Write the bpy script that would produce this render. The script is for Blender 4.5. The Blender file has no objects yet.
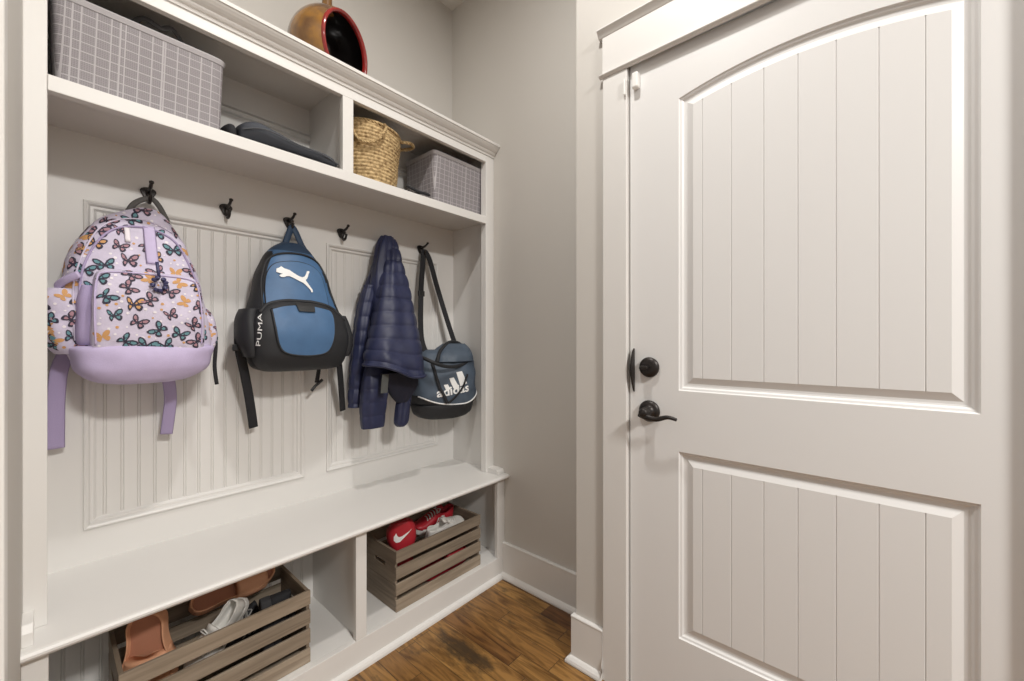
import bpy, bmesh, math, random
from mathutils import Vector, Matrix, noise
from mathutils.bvhtree import BVHTree

random.seed(7)
SC = bpy.context.scene
COL = SC.collection
PI = math.pi

# ------------------------------------------------------------------ camera numbers (also used to place things that were measured)
F, EYE = 408.0, 1.13
AX = math.atan2(356, 408)
FX, FY = math.cos(AX), math.sin(AX)
RX, RY = FY, -FX

def at(u, v, Y):
    """a point of the plane y = Y seen in direction (u, v)"""
    r = (u - 512) / F
    dx, dy, dz = FX + r * RX, FY + r * RY, -(v - 340.2) / F
    t = Y / dy
    return Vector((dx * t, Y, EYE + dz * t))

# ------------------------------------------------------------------ materials
def mat(name, col, rough=0.5, metal=0.0, bump=0.0, bscale=200.0, var=0.0, vscale=8.0, spec=0.5, sheen=0.0, coat=0.0):
    m = bpy.data.materials.new(name); m.use_nodes = True
    nt = m.node_tree; b = nt.nodes['Principled BSDF']
    b.inputs['Base Color'].default_value = (*col, 1)
    b.inputs['Roughness'].default_value = rough
    b.inputs['Metallic'].default_value = metal
    b.inputs['Specular IOR Level'].default_value = spec
    if sheen: b.inputs['Sheen Weight'].default_value = sheen
    if coat: b.inputs['Coat Weight'].default_value = coat
    tc = nt.nodes.new('ShaderNodeTexCoord')
    if var:
        n = nt.nodes.new('ShaderNodeTexNoise'); n.inputs['Scale'].default_value = vscale; n.inputs['Detail'].default_value = 4
        nt.links.new(tc.outputs['Object'], n.inputs['Vector'])
        mr = nt.nodes.new('ShaderNodeMapRange'); mr.inputs[1].default_value = .3; mr.inputs[2].default_value = .7
        mr.inputs[3].default_value = 1 - var; mr.inputs[4].default_value = 1 + var
        nt.links.new(n.outputs['Fac'], mr.inputs[0])
        mx = nt.nodes.new('ShaderNodeVectorMath'); mx.operation = 'SCALE'; mx.inputs[0].default_value = col
        nt.links.new(mr.outputs[0], mx.inputs['Scale']); nt.links.new(mx.outputs[0], b.inputs['Base Color'])
    if bump:
        n2 = nt.nodes.new('ShaderNodeTexNoise'); n2.inputs['Scale'].default_value = bscale; n2.inputs['Detail'].default_value = 3
        nt.links.new(tc.outputs['Object'], n2.inputs['Vector'])
        bp = nt.nodes.new('ShaderNodeBump'); bp.inputs['Strength'].default_value = bump; bp.inputs['Distance'].default_value = .002
        nt.links.new(n2.outputs['Fac'], bp.inputs['Height']); nt.links.new(bp.outputs[0], b.inputs['Normal'])
    return m

class G:
    """tiny node-graph helper"""
    def __init__(s, m): s.nt = m.node_tree; s.b = s.nt.nodes['Principled BSDF']
    def n(s, t, **k):
        nd = s.nt.nodes.new(t)
        for a, v in k.items(): setattr(nd, a, v)
        return nd
    def l(s, a, b): s.nt.links.new(a, b)
    def math(s, op, a, b=None, c=None):
        nd = s.n('ShaderNodeMath', operation=op)
        for i, x in enumerate((a, b, c)):
            if x is None: continue
            if isinstance(x, (int, float)): nd.inputs[i].default_value = x
            else: s.l(x, nd.inputs[i])
        return nd.outputs[0]
    def mix(s, f, a, b):
        nd = s.n('ShaderNodeMix', data_type='RGBA')
        for sock, x in ((nd.inputs[0], f), (nd.inputs[6], a), (nd.inputs[7], b)):
            if isinstance(x, (int, float)): sock.default_value = x
            elif isinstance(x, tuple): sock.default_value = (*x, 1)
            else: s.l(x, sock)
        return nd.outputs[2]

MW = mat('wall paint', (.60, .575, .535), .75, bump=.04, bscale=260)
MT = mat('trim paint', (.745, .728, .70), .42, var=.012, vscale=5)
MD = mat('door paint', (.77, .762, .748), .38)
MC = mat('ceiling paint', (.72, .70, .66), .8)
MBLK = mat('oil rubbed bronze', (.035, .03, .028), .38, metal=.55)
MWP = mat('white plastic', (.85, .84, .81), .4)
MBF = mat('black fabric', (.017, .017, .02), .85, bump=.3, bscale=500)
MBP = mat('black plastic', (.015, .015, .016), .4)
MLAV = mat('lavender nylon', (.56, .48, .70), .6, bump=.25, bscale=420, var=.05, vscale=25)
MLAVD = mat('lavender webbing', (.40, .33, .52), .75, bump=.4, bscale=500)
MPRINT = mat('pale lavender print cloth', (.62, .565, .70), .65, bump=.2, bscale=300, var=.10, vscale=30)
MPI = mat('print dark ink', (.035, .03, .055), .7)
MPT = mat('print teal', (.13, .28, .32), .7)
MPO = mat('print amber', (.62, .33, .13), .7)
MPM = mat('print mauve', (.40, .22, .26), .7)
MPW = mat('print white', (.85, .80, .84), .7)
MBL = mat('blue nylon', (.058, .138, .275), .5, bump=.25, bscale=380, var=.09, vscale=22)
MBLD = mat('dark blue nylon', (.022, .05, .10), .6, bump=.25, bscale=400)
MBKN = mat('black nylon', (.016, .017, .02), .62, bump=.3, bscale=380)
MLOGO = mat('white logo print', (.84, .84, .83), .5)
MNAVY = mat('navy quilted nylon', (.020, .025, .068), .5, bump=.35, bscale=55, var=.12, vscale=30)
MNAVYL = mat('navy lining', (.010, .011, .026), .75)
MTAG = mat('grey cloth tag', (.10, .105, .10), .7)
MSLB = mat('slate blue nylon', (.072, .098, .135), .55, bump=.3, bscale=300, var=.12, vscale=18)
MPEACH = mat('peach foam', (.70, .36, .21), .6, bump=.1, bscale=300)
MPEACHD = mat('peach footbed', (.46, .20, .12), .7, bump=.3, bscale=500)
MSHW = mat('white shoe leather', (.66, .645, .61), .55, var=.05, vscale=30)
MSHG = mat('grey shoe mesh', (.36, .35, .33), .8, bump=.3, bscale=500)
MRED = mat('red foam', (.42, .018, .03), .45)
MDK = mat('charcoal shoe mesh', (.03, .03, .033), .8, bump=.3, bscale=300)
MGAR = mat('charcoal blue cloth', (.043, .048, .06), .75, bump=.25, bscale=260, var=.12, vscale=14)

def grid_weave(name, base, line):
    m = mat(name, base, .6); g = G(m)
    tc = g.n('ShaderNodeTexCoord'); sp = g.n('ShaderNodeSeparateXYZ'); g.l(tc.outputs['Object'], sp.inputs[0])
    x = g.math('ADD', sp.outputs[0], sp.outputs[1]); z = sp.outputs[2]
    def lines(c, pitch, w):
        f = g.math('FRACT', g.math('ADD', g.math('DIVIDE', c, pitch), 40.0))
        return g.math('LESS_THAN', f, w)
    big = g.math('MAXIMUM', lines(x, .026, .10), lines(z, .0225, .10))
    big2 = lines(x, .083, .04)
    fine = g.math('MAXIMUM', lines(x, .0042, .35), lines(z, .0042, .35))
    v = g.math('MAXIMUM', g.math('MAXIMUM', big, big2), g.math('MULTIPLY', fine, .30))
    g.l(g.mix(v, base, line), g.b.inputs['Base Color'])
    bp = g.n('ShaderNodeBump'); bp.inputs['Strength'].default_value = .5; bp.inputs['Distance'].default_value = .002
    g.l(v, bp.inputs['Height']); g.l(bp.outputs[0], g.b.inputs['Normal'])
    return m
MBIN = grid_weave('grey lavender weave plastic', (.225, .205, .215), (.43, .405, .415))
MBIN2 = mat('grey lavender plastic rim', (.40, .38, .39), .5)

def wood(name, c1, c2, dark=.6, axis=0, rough=.6, scale=1.0):
    m = mat(name, c1, rough); g = G(m)
    tc = g.n('ShaderNodeTexCoord'); mp = g.n('ShaderNodeMapping'); g.l(tc.outputs['Object'], mp.inputs['Vector'])
    sc = [60 * scale] * 3; sc[axis] = 4 * scale; mp.inputs['Scale'].default_value = sc
    n = g.n('ShaderNodeTexNoise'); n.inputs['Scale'].default_value = 1; n.inputs['Detail'].default_value = 6; n.inputs['Distortion'].default_value = .6
    g.l(mp.outputs[0], n.inputs['Vector'])
    oi = g.n('ShaderNodeObjectInfo')
    r = g.n('ShaderNodeValToRGB'); r.color_ramp.elements[0].position = .3; r.color_ramp.elements[1].position = .72
    r.color_ramp.elements[0].color = (*c2, 1); r.color_ramp.elements[1].color = (*c1, 1)
    g.l(n.outputs['Fac'], r.inputs[0])
    s = g.n('ShaderNodeVectorMath', operation='SCALE'); g.l(r.outputs[0], s.inputs[0])
    g.l(g.math('ADD', g.math('MULTIPLY', oi.outputs['Random'], .3), .82), s.inputs['Scale'])
    g.l(s.outputs[0], g.b.inputs['Base Color'])
    bp = g.n('ShaderNodeBump'); bp.inputs['Strength'].default_value = .25; bp.inputs['Distance'].default_value = .002
    g.l(n.outputs['Fac'], bp.inputs['Height']); g.l(bp.outputs[0], g.b.inputs['Normal'])
    return m
MCRATE = wood('weathered pine', (.35, .285, .215), (.20, .155, .11), axis=0)
MCRATEY = wood('weathered pine end grain', (.28, .225, .165), (.17, .13, .095), axis=1)

def floor_mat():
    m = mat('oak floor', (.3, .16, .06), .34); g = G(m)
    tc = g.n('ShaderNodeTexCoord'); sp = g.n('ShaderNodeSeparateXYZ'); g.l(tc.outputs['Object'], sp.inputs[0])
    x, y = sp.outputs[0], sp.outputs[1]
    px = g.math('DIVIDE', g.math('ADD', x, 10.02), .072); ix = g.math('FLOOR', px); fx = g.math('FRACT', px)
    wn = g.n('ShaderNodeTexWhiteNoise', noise_dimensions='1D'); g.l(ix, wn.inputs['W'])
    py = g.math('ADD', g.math('DIVIDE', g.math('ADD', y, 10), .47), g.math('MULTIPLY', wn.outputs[0], 7.3)); iy = g.math('FLOOR', py); fy = g.math('FRACT', py)
    w2 = g.n('ShaderNodeTexWhiteNoise', noise_dimensions='2D')
    cb = g.n('ShaderNodeCombineXYZ'); g.l(ix, cb.inputs[0]); g.l(iy, cb.inputs[1]); g.l(cb.outputs[0], w2.inputs['Vector'])
    ramp = g.n('ShaderNodeValToRGB'); e = ramp.color_ramp.elements
    e[0].position = 0; e[0].color = (.15, .060, .018, 1); e[1].position = 1; e[1].color = (.37, .200, .058, 1)
    k = e.new(.3); k.color = (.25, .122, .034, 1); k = e.new(.65); k.color = (.295, .152, .044, 1)
    g.l(w2.outputs['Value'], ramp.inputs[0])
    # grain, shifted per board
    gv = g.n('ShaderNodeCombineXYZ')
    g.l(g.math('ADD', g.math('MULTIPLY', x, 30), g.math('MULTIPLY', w2.outputs['Value'], 90)), gv.inputs[0]); g.l(g.math('MULTIPLY', y, 3.6), gv.inputs[1]); g.l(g.math('MULTIPLY', ix, 3.1), gv.inputs[2])
    n = g.n('ShaderNodeTexNoise'); n.inputs['Scale'].default_value = 1; n.inputs['Detail'].default_value = 7; n.inputs['Distortion'].default_value = 1.6; n.inputs['Roughness'].default_value = .62
    g.l(gv.outputs[0], n.inputs['Vector'])
    r2 = g.n('ShaderNodeValToRGB'); r2.color_ramp.elements[0].position = .36; r2.color_ramp.elements[0].color = (.36, .30, .24, 1)
    r2.color_ramp.elements[1].position = .6; r2.color_ramp.elements[1].color = (1.1, 1.1, 1.1, 1)
    g.l(n.outputs['Fac'], r2.inputs[0])
    mm = g.n('ShaderNodeVectorMath', operation='MULTIPLY'); g.l(ramp.outputs[0], mm.inputs[0]); g.l(r2.outputs[0], mm.inputs[1])
    # dark stains
    sn = g.n('ShaderNodeTexNoise'); sn.inputs['Scale'].default_value = 9.0; sn.inputs['Detail'].default_value = 8; sn.inputs['Roughness'].default_value = .68
    mp = g.n('ShaderNodeMapping'); mp.inputs['Scale'].default_value = (1.5, .7, 1); mp.inputs['Location'].default_value = (.3, 1.1, 0)
    g.l(tc.outputs['Object'], mp.inputs['Vector']); g.l(mp.outputs[0], sn.inputs['Vector'])
    mr = g.n('ShaderNodeMapRange'); mr.inputs[1].default_value = .58; mr.inputs[2].default_value = .68; mr.inputs[3].default_value = 0; mr.inputs[4].default_value = .7
    g.l(sn.outputs['Fac'], mr.inputs[0])
    dx = g.math('SUBTRACT', x, .645); dy = g.math('SUBTRACT', y, 1.765)   # one large ink-dark stain on the boards
    d = g.math('SQRT', g.math('ADD', g.math('POWER', g.math('MULTIPLY', dx, 1.0), 2.0), g.math('POWER', g.math('MULTIPLY', dy, .55), 2.0)))
    d = g.math('ADD', d, g.math('MULTIPLY', g.math('SUBTRACT', sn.outputs['Fac'], .5), .30))
    ms = g.n('ShaderNodeMapRange'); ms.inputs[1].default_value = .025; ms.inputs[2].default_value = .07; ms.inputs[3].default_value = .85; ms.inputs[4].default_value = 0
    g.l(d, ms.inputs[0])
    st = g.math('MAXIMUM', mr.outputs[0], ms.outputs[0])
    c = g.mix(st, mm.outputs[0], (.045, .030, .016))
    gap = g.math('MAXIMUM', g.math('LESS_THAN', fx, .035), g.math('LESS_THAN', fy, .006))
    c = g.mix(g.math('MULTIPLY', gap, .75), c, (.03, .015, .006))
    g.l(c, g.b.inputs['Base Color'])
    bp = g.n('ShaderNodeBump'); bp.inputs['Strength'].default_value = .3; bp.inputs['Distance'].default_value = .002
    g.l(g.math('SUBTRACT', g.math('MULTIPLY', n.outputs['Fac'], .4), gap), bp.inputs['Height']); g.l(bp.outputs[0], g.b.inputs['Normal'])
    return m
MFLOOR = floor_mat()

def straw_mat():
    m = mat('braided seagrass', (.48, .335, .155), .75); g = G(m)
    tc = g.n('ShaderNodeTexCoord')
    n = g.n('ShaderNodeTexNoise'); n.inputs['Scale'].default_value = 90; n.inputs['Detail'].default_value = 4; g.l(tc.outputs['Object'], n.inputs['Vector'])
    r = g.n('ShaderNodeValToRGB'); r.color_ramp.elements[0].position = .32; r.color_ramp.elements[0].color = (.22, .13, .05, 1)
    r.color_ramp.elements[1].position = .62; r.color_ramp.elements[1].color = (.60, .435, .22, 1)
    g.l(n.outputs['Fac'], r.inputs[0]); g.l(r.outputs[0], g.b.inputs['Base Color'])
    return m
MSTRAW = straw_mat()

def lacquer():
    m = mat('gold brown lacquer', (.3, .15, .04), .22, coat=.6); g = G(m)
    tc = g.n('ShaderNodeTexCoord')
    n = g.n('ShaderNodeTexNoise'); n.inputs['Scale'].default_value = 14; n.inputs['Detail'].default_value = 5; g.l(tc.outputs['Object'], n.inputs['Vector'])
    r = g.n('ShaderNodeValToRGB'); e = r.color_ramp.elements
    e[0].position = .3; e[0].color = (.09, .035, .015, 1); e[1].position = .72; e[1].color = (.40, .19, .028, 1)
    k = e.new(.5); k.color = (.20, .10, .035, 1)
    g.l(n.outputs['Fac'], r.inputs[0]); g.l(r.outputs[0], g.b.inputs['Base Color'])
    return m
MLAC = lacquer()
MLACR = mat('red lacquer', (.26, .018, .016), .18, coat=.7, var=.25, vscale=20)
MLACB = mat('black lacquer', (.012, .010, .010), .2, coat=.5)

# ------------------------------------------------------------------ mesh helpers
class MB:
    def __init__(s): s.bm = bmesh.new(); s.mi = 0
    def face(s, vs):
        try:
            f = s.bm.faces.new(vs); f.material_index = s.mi; return f
        except ValueError: return None
    def box(s, x0, x1, y0, y1, z0, z1, m=None):
        if m is not None: s.mi = m
        v = [s.bm.verts.new((x, y, z)) for z in (z0, z1) for y in (y0, y1) for x in (x0, x1)]
        for q in ((0, 2, 3, 1), (4, 5, 7, 6), (0, 1, 5, 4), (2, 6, 7, 3), (0, 4, 6, 2), (1, 3, 7, 5)): s.face([v[i] for i in q])
        return s
    def prism(s, pts, axis, a, b):
        """extrude a 2D outline along an axis; pts in the two other axes in x,y,z order"""
        def P(p, t):
            return {'x': (t, p[0], p[1]), 'y': (p[0], t, p[1]), 'z': (p[0], p[1], t)}[axis]
        A = [s.bm.verts.new(P(p, a)) for p in pts]; B = [s.bm.verts.new(P(p, b)) for p in pts]
        n = len(pts)
        for i in range(n): s.face([A[i], A[(i + 1) % n], B[(i + 1) % n], B[i]])
        s.face(A[::-1]); s.face(B)
        return s
    def loft(s, rings, closed=True, cap=True, mfun=None):
        R = [[s.bm.verts.new(p) for p in r] for r in rings]
        n = len(R[0])
        for k in range(len(R) - 1):
            for i in range(n if closed else n - 1):
                j = (i + 1) % n
                f = s.face([R[k][i], R[k][j], R[k + 1][j], R[k + 1][i]])
                if f and mfun: f.material_index = mfun(f)
        if cap:
            for r, rv in ((R[0][::-1], -1), (R[-1], 1)):
                c = s.bm.verts.new(sum((v.co for v in r), Vector()) / n)
                for i in range(n): s.face([r[i], r[(i + 1) % n], c])
        return s
    def tube(s, pts, r, n=8, flat=None, up=None, cap=True):
        """round (or flattened: r = half width, flat = half thickness) tube along points"""
        pts = [Vector(p) for p in pts]; rings = []
        prev = None
        for i, p in enumerate(pts):
            t = (pts[min(i + 1, len(pts) - 1)] - pts[max(i - 1, 0)]).normalized()
            if up is not None: a = Vector(up)
            else: a = prev if prev is not None else (Vector((0, 0, 1)) if abs(t.z) < .9 else Vector((1, 0, 0)))
            a = (a - t * a.dot(t)).normalized(); b = t.cross(a); prev = a
            rr = r[i] if isinstance(r, (list, tuple)) else r
            ff = rr if flat is None else flat
            rings.append([p + b * (rr * math.cos(2 * PI * k / n)) + a * (ff * math.sin(2 * PI * k / n)) for k in range(n)])
        return s.loft(rings, cap=cap)
    def lathe(s, prof, c, n=32, axis=Vector((0, 0, 1)), cap=False):
        """prof: (radius, height) along the axis"""
        axis = axis.normalized(); q = axis.to_track_quat('Z', 'Y').to_matrix()
        c = Vector(c)
        return s.loft([[c + q @ Vector((r * math.cos(2 * PI * k / n), r * math.sin(2 * PI * k / n), h)) for k in range(n)] for r, h in prof], cap=cap)
    def bvh(s):
        s.bm.normal_update(); return BVHTree.FromBMesh(s.bm)
    def xform(s, M):
        bmesh.ops.transform(s.bm, matrix=M, verts=s.bm.verts); return s
    def build(s, name, mats, parent=None, bevel=0, smooth=False, seg=2, keep=False, sub=0, base=None):
        bm = s.bm
        if not keep: bmesh.ops.recalc_face_normals(bm, faces=bm.faces)
        if not isinstance(mats, (list, tuple)): mats = [mats]
        if parent is not None: off = world_of(parent)
        elif base is not None: off = Vector(base)
        else:
            lo = [min(v.co[i] for v in bm.verts) for i in range(3)]; hi = [max(v.co[i] for v in bm.verts) for i in range(3)]
            off = Vector(((lo[0] + hi[0]) / 2, (lo[1] + hi[1]) / 2, lo[2]))
        bmesh.ops.translate(bm, verts=bm.verts, vec=-off)
        me = bpy.data.meshes.new(name); bm.to_mesh(me); bm.free()
        for m in mats: me.materials.append(m)
        if smooth:
            for p in me.polygons: p.use_smooth = True
        o = bpy.data.objects.new(name, me); COL.objects.link(o)
        if parent is not None: o.parent = parent
        else: o.location = off
        if bevel:
            b = o.modifiers.new('bevel', 'BEVEL'); b.width = bevel; b.segments = seg; b.limit_method = 'ANGLE'; b.angle_limit = .6
        if sub:
            b = o.modifiers.new('sub', 'SUBSURF'); b.levels = sub; b.render_levels = sub
        if smooth == 'auto' or (bevel and smooth):
            pass
        return o

def world_of(o):
    v = Vector(o.location)
    while o.parent is not None:
        o = o.parent; v = v + Vector(o.location)
    return v

def tag(o, label, cat, group=None):
    o['label'] = label; o['category'] = cat
    if group: o['group'] = group
    return o
def thing(name, loc, label, cat, group=None):
    o = bpy.data.objects.new(name, None); o.empty_display_size = .05
    COL.objects.link(o); o.location = loc
    return tag(o, label, cat, group)
def struct(o): o['kind'] = 'structure'; return o
def copy_tree(o, parent=None):
    c = o.copy(); COL.objects.link(c); c.parent = parent
    for ch in list(o.children): copy_tree(ch, c)
    return c
def box(name, m, b, parent=None, bevel=.0015): return MB().box(*b).build(name, m, parent, bevel)

def ring(z, x0, x1, y0, y1, n=48, e=3.0, wob=0.0, tilt=0.0, seed=0.0):
    """horizontal superellipse ring"""
    cx, cy, a, b = (x0 + x1) / 2, (y0 + y1) / 2, (x1 - x0) / 2, (y1 - y0) / 2
    out = []
    for k in range(n):
        t = 2 * PI * k / n; c, s = math.cos(t), math.sin(t)
        p = Vector((cx + a * math.copysign(abs(c) ** (2 / e), c), cy + b * math.copysign(abs(s) ** (2 / e), s), z + tilt * c))
        if wob:
            d = Vector((c, s, 0))
            p += d * wob * noise.noise(Vector((p.x * 14 + seed, p.y * 14, p.z * 18)))
        out.append(p)
    return out
def interp(rows, m):
    """smooth resampling of rows of numbers (Catmull-Rom)"""
    out = []; L = len(rows) - 1
    for k in range(m + 1):
        t = k / m * L; i = min(int(t), L - 1); f = t - i
        p0, p1, p2, p3 = rows[max(i - 1, 0)], rows[i], rows[i + 1], rows[min(i + 2, L)]
        out.append(tuple(.5 * (2 * b + (c - a) * f + (2 * a - 5 * b + 4 * c - d) * f * f + (3 * b - a - 3 * c + d) * f ** 3) for a, b, c, d in zip(p0, p1, p2, p3)))
    return out
def curve(pts, m=8):
    return [Vector(p) for p in interp([tuple(p) for p in pts], m * (len(pts) - 1))]

def patch(mb, bvh, outline, off=.002, cuts=2, y0=0.9, direc=Vector((0, 1, 0)), plane='xz', m=0, thick=0.0):
    """lay a flat outline (list of 2D points) on a surface: shoot every point on to it"""
    bm = bmesh.new()
    vs = [bm.verts.new((p[0], p[1], 0)) for p in outline]
    es = [bm.edges.new((vs[i], vs[(i + 1) % len(vs)])) for i in range(len(vs))]
    bmesh.ops.triangle_fill(bm, use_beauty=True, edges=es)
    if cuts: bmesh.ops.subdivide_edges(bm, edges=bm.edges[:], cuts=cuts, use_grid_fill=True)
    lay(mb, bvh, bm, off, y0, direc, plane, m); bm.free()
def lay(mb, bvh, bm, off, y0=.9, direc=Vector((0, 1, 0)), plane='xz', m=0, lim=.42):
    idx = {}
    bm.verts.ensure_lookup_table()
    for v in bm.verts:
        o = Vector((v.co.x, y0, v.co.y)) if plane == 'xz' else Vector((y0, v.co.x, v.co.y))
        h, nrm, i, d = bvh.ray_cast(o, direc)
        if h is None: idx[v.index] = None; continue
        if nrm.dot(direc) > 0: nrm = -nrm
        if -nrm.dot(direc) < lim: idx[v.index] = None; continue
        idx[v.index] = mb.bm.verts.new(h - direc * off * .3 + nrm * off)
    for f in bm.faces:
        q = [idx[v.index] for v in f.verts]
        if any(x is None for x in q): continue
        n = mb.face(q)
        if n: n.material_index = m

def text_bm(txt, size, fat=0):
    cu = bpy.data.curves.new('lettering', 'FONT'); cu.body = txt; cu.size = size; cu.offset = fat; cu.resolution_u = 3
    o = bpy.data.objects.new('lettering', cu); COL.objects.link(o)
    dg = bpy.context.evaluated_depsgraph_get(); me = bpy.data.meshes.new_from_object(o.evaluated_get(dg))
    bm = bmesh.new(); bm.from_mesh(me); bpy.data.objects.remove(o); bpy.data.curves.remove(cu); bpy.data.meshes.remove(me)
    xs = [v.co.x for v in bm.verts]; ys = [v.co.y for v in bm.verts]
    bmesh.ops.translate(bm, verts=bm.verts, vec=(-(min(xs) + max(xs)) / 2, -(min(ys) + max(ys)) / 2, 0))
    bmesh.ops.triangulate(bm, faces=bm.faces)
    return bm

# ------------------------------------------------------------------ the room
XL, XR, YB = -.032, 1.456, 1.690      # left wall, right wall, back of the alcove
ZC = 2.92
struct(box('floor', MFLOOR, (-2.5, 3.2, -3.2, 1.9, -.05, 0), bevel=0))
struct(box('ceiling', MC, (-2.5, 3.2, -3.2, 1.9, ZC, ZC + .06), bevel=0))
struct(box('wall_back', MW, (-.3, 1.62, YB + .012, YB + .14, 0, ZC), bevel=0))
struct(box('wall_right', MW, (XR, XR + .14, .70, YB + .012, 0, ZC), bevel=0))
struct(box('wall_left', MW, (-.16, XL, .735, YB + .012, 0, ZC), bevel=0))
struct(box('trim_1', MT, (-.168, XL + .004, .70, .752, 0, ZC - .001), bevel=.003))
# wall around the door
DX, DY0, DY1, DZ = 1.234, -.232, .576, 2.02
w = MB()
w.box(DX, XR + .14, DY1 + .012, .775, 0, ZC); w.box(DX, XR + .14, -2.2, DY0 - .012, 0, ZC); w.box(DX, XR + .14, DY0 - .012, DY1 + .012, DZ + .012, ZC)
struct(w.build('wall_front', MW))

def baseboard(name, path, h=.165, flip=1):
    """baseboard with a shoe moulding: profile swept over a horizontal path of points with outward normals"""
    prof = [(0, 0), (.030, 0), (.030, .006), (.027, .014), (.020, .021), (.014, .024), (.014, h - .008), (.0155, h - .006), (.0145, h - .002), (.012, h), (0, h)]
    b = MB(); rings = []
    for x, y, nx, ny in path: rings.append([Vector((x + nx * d, y + ny * d, z)) for d, z in prof])
    b.loft(rings)
    return struct(b.build(name, MT, bevel=.001))
baseboard('baseboard_right', [(XR, 1.330, -1, 0), (XR, .775, -1, 0)])
baseboard('baseboard_front', [(XR, .775, 0, 1), (DX, .775, -1, 1), (DX, 0.666, -1, 0)])

# door casing: side boards, header with cap and fillet
c = MB()
CX = 1.221
c.box(CX, DX, DY1 + .004, 0.666, 0, 2.001); c.box(CX, DX, DY0 - .09, DY0 - .004, 0, 2.001)
struct(c.build('trim_2', MT, bevel=.003))
c = MB()
h0, h1 = DY0 - .09, 0.666
PK = 1.2245      # back of the header board; behind it a slot above the door
c.box(CX - .002, PK, h0, h1, 2.010, 2.136); c.box(PK, DX, h0, h1, 2.034, 2.136); c.box(PK, DX, DY1 + .010, h1, 2.001, 2.034)
def ledge(b, prof, o2, back):
    b.prism([(back, prof[0][1])] + [(CX - p, z) for p, z in prof] + [(back, prof[-1][1])], 'y', h0 - o2, h1 + o2)
ledge(c, [(0, 2.000), (.004, 2.001), (.010, 2.006), (.0115, 2.009), (.004, 2.012), (.002, 2.014)], .010, PK)
ledge(c, [(0, 2.132), (.004, 2.135), (.008, 2.141), (.014, 2.149), (.019, 2.153), (.019, 2.157), (.010, 2.159)], .013, DX)
struct(c.build('trim_3', MT, bevel=.0015))
j = MB()      # jamb: head and sides, behind the casing
j.box(DX + .002, XR + .1, DY1 + .004, DY1 + .012, 0, DZ + .012); j.box(DX + .002, XR + .1, DY0 - .012, DY0 - .004, 0, DZ + .012); j.box(DX + .002, XR + .1, DY0 - .012, DY1 + .012, DZ + .006, DZ + .012)
struct(j.build('trim_4', MT, bevel=.001))

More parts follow.
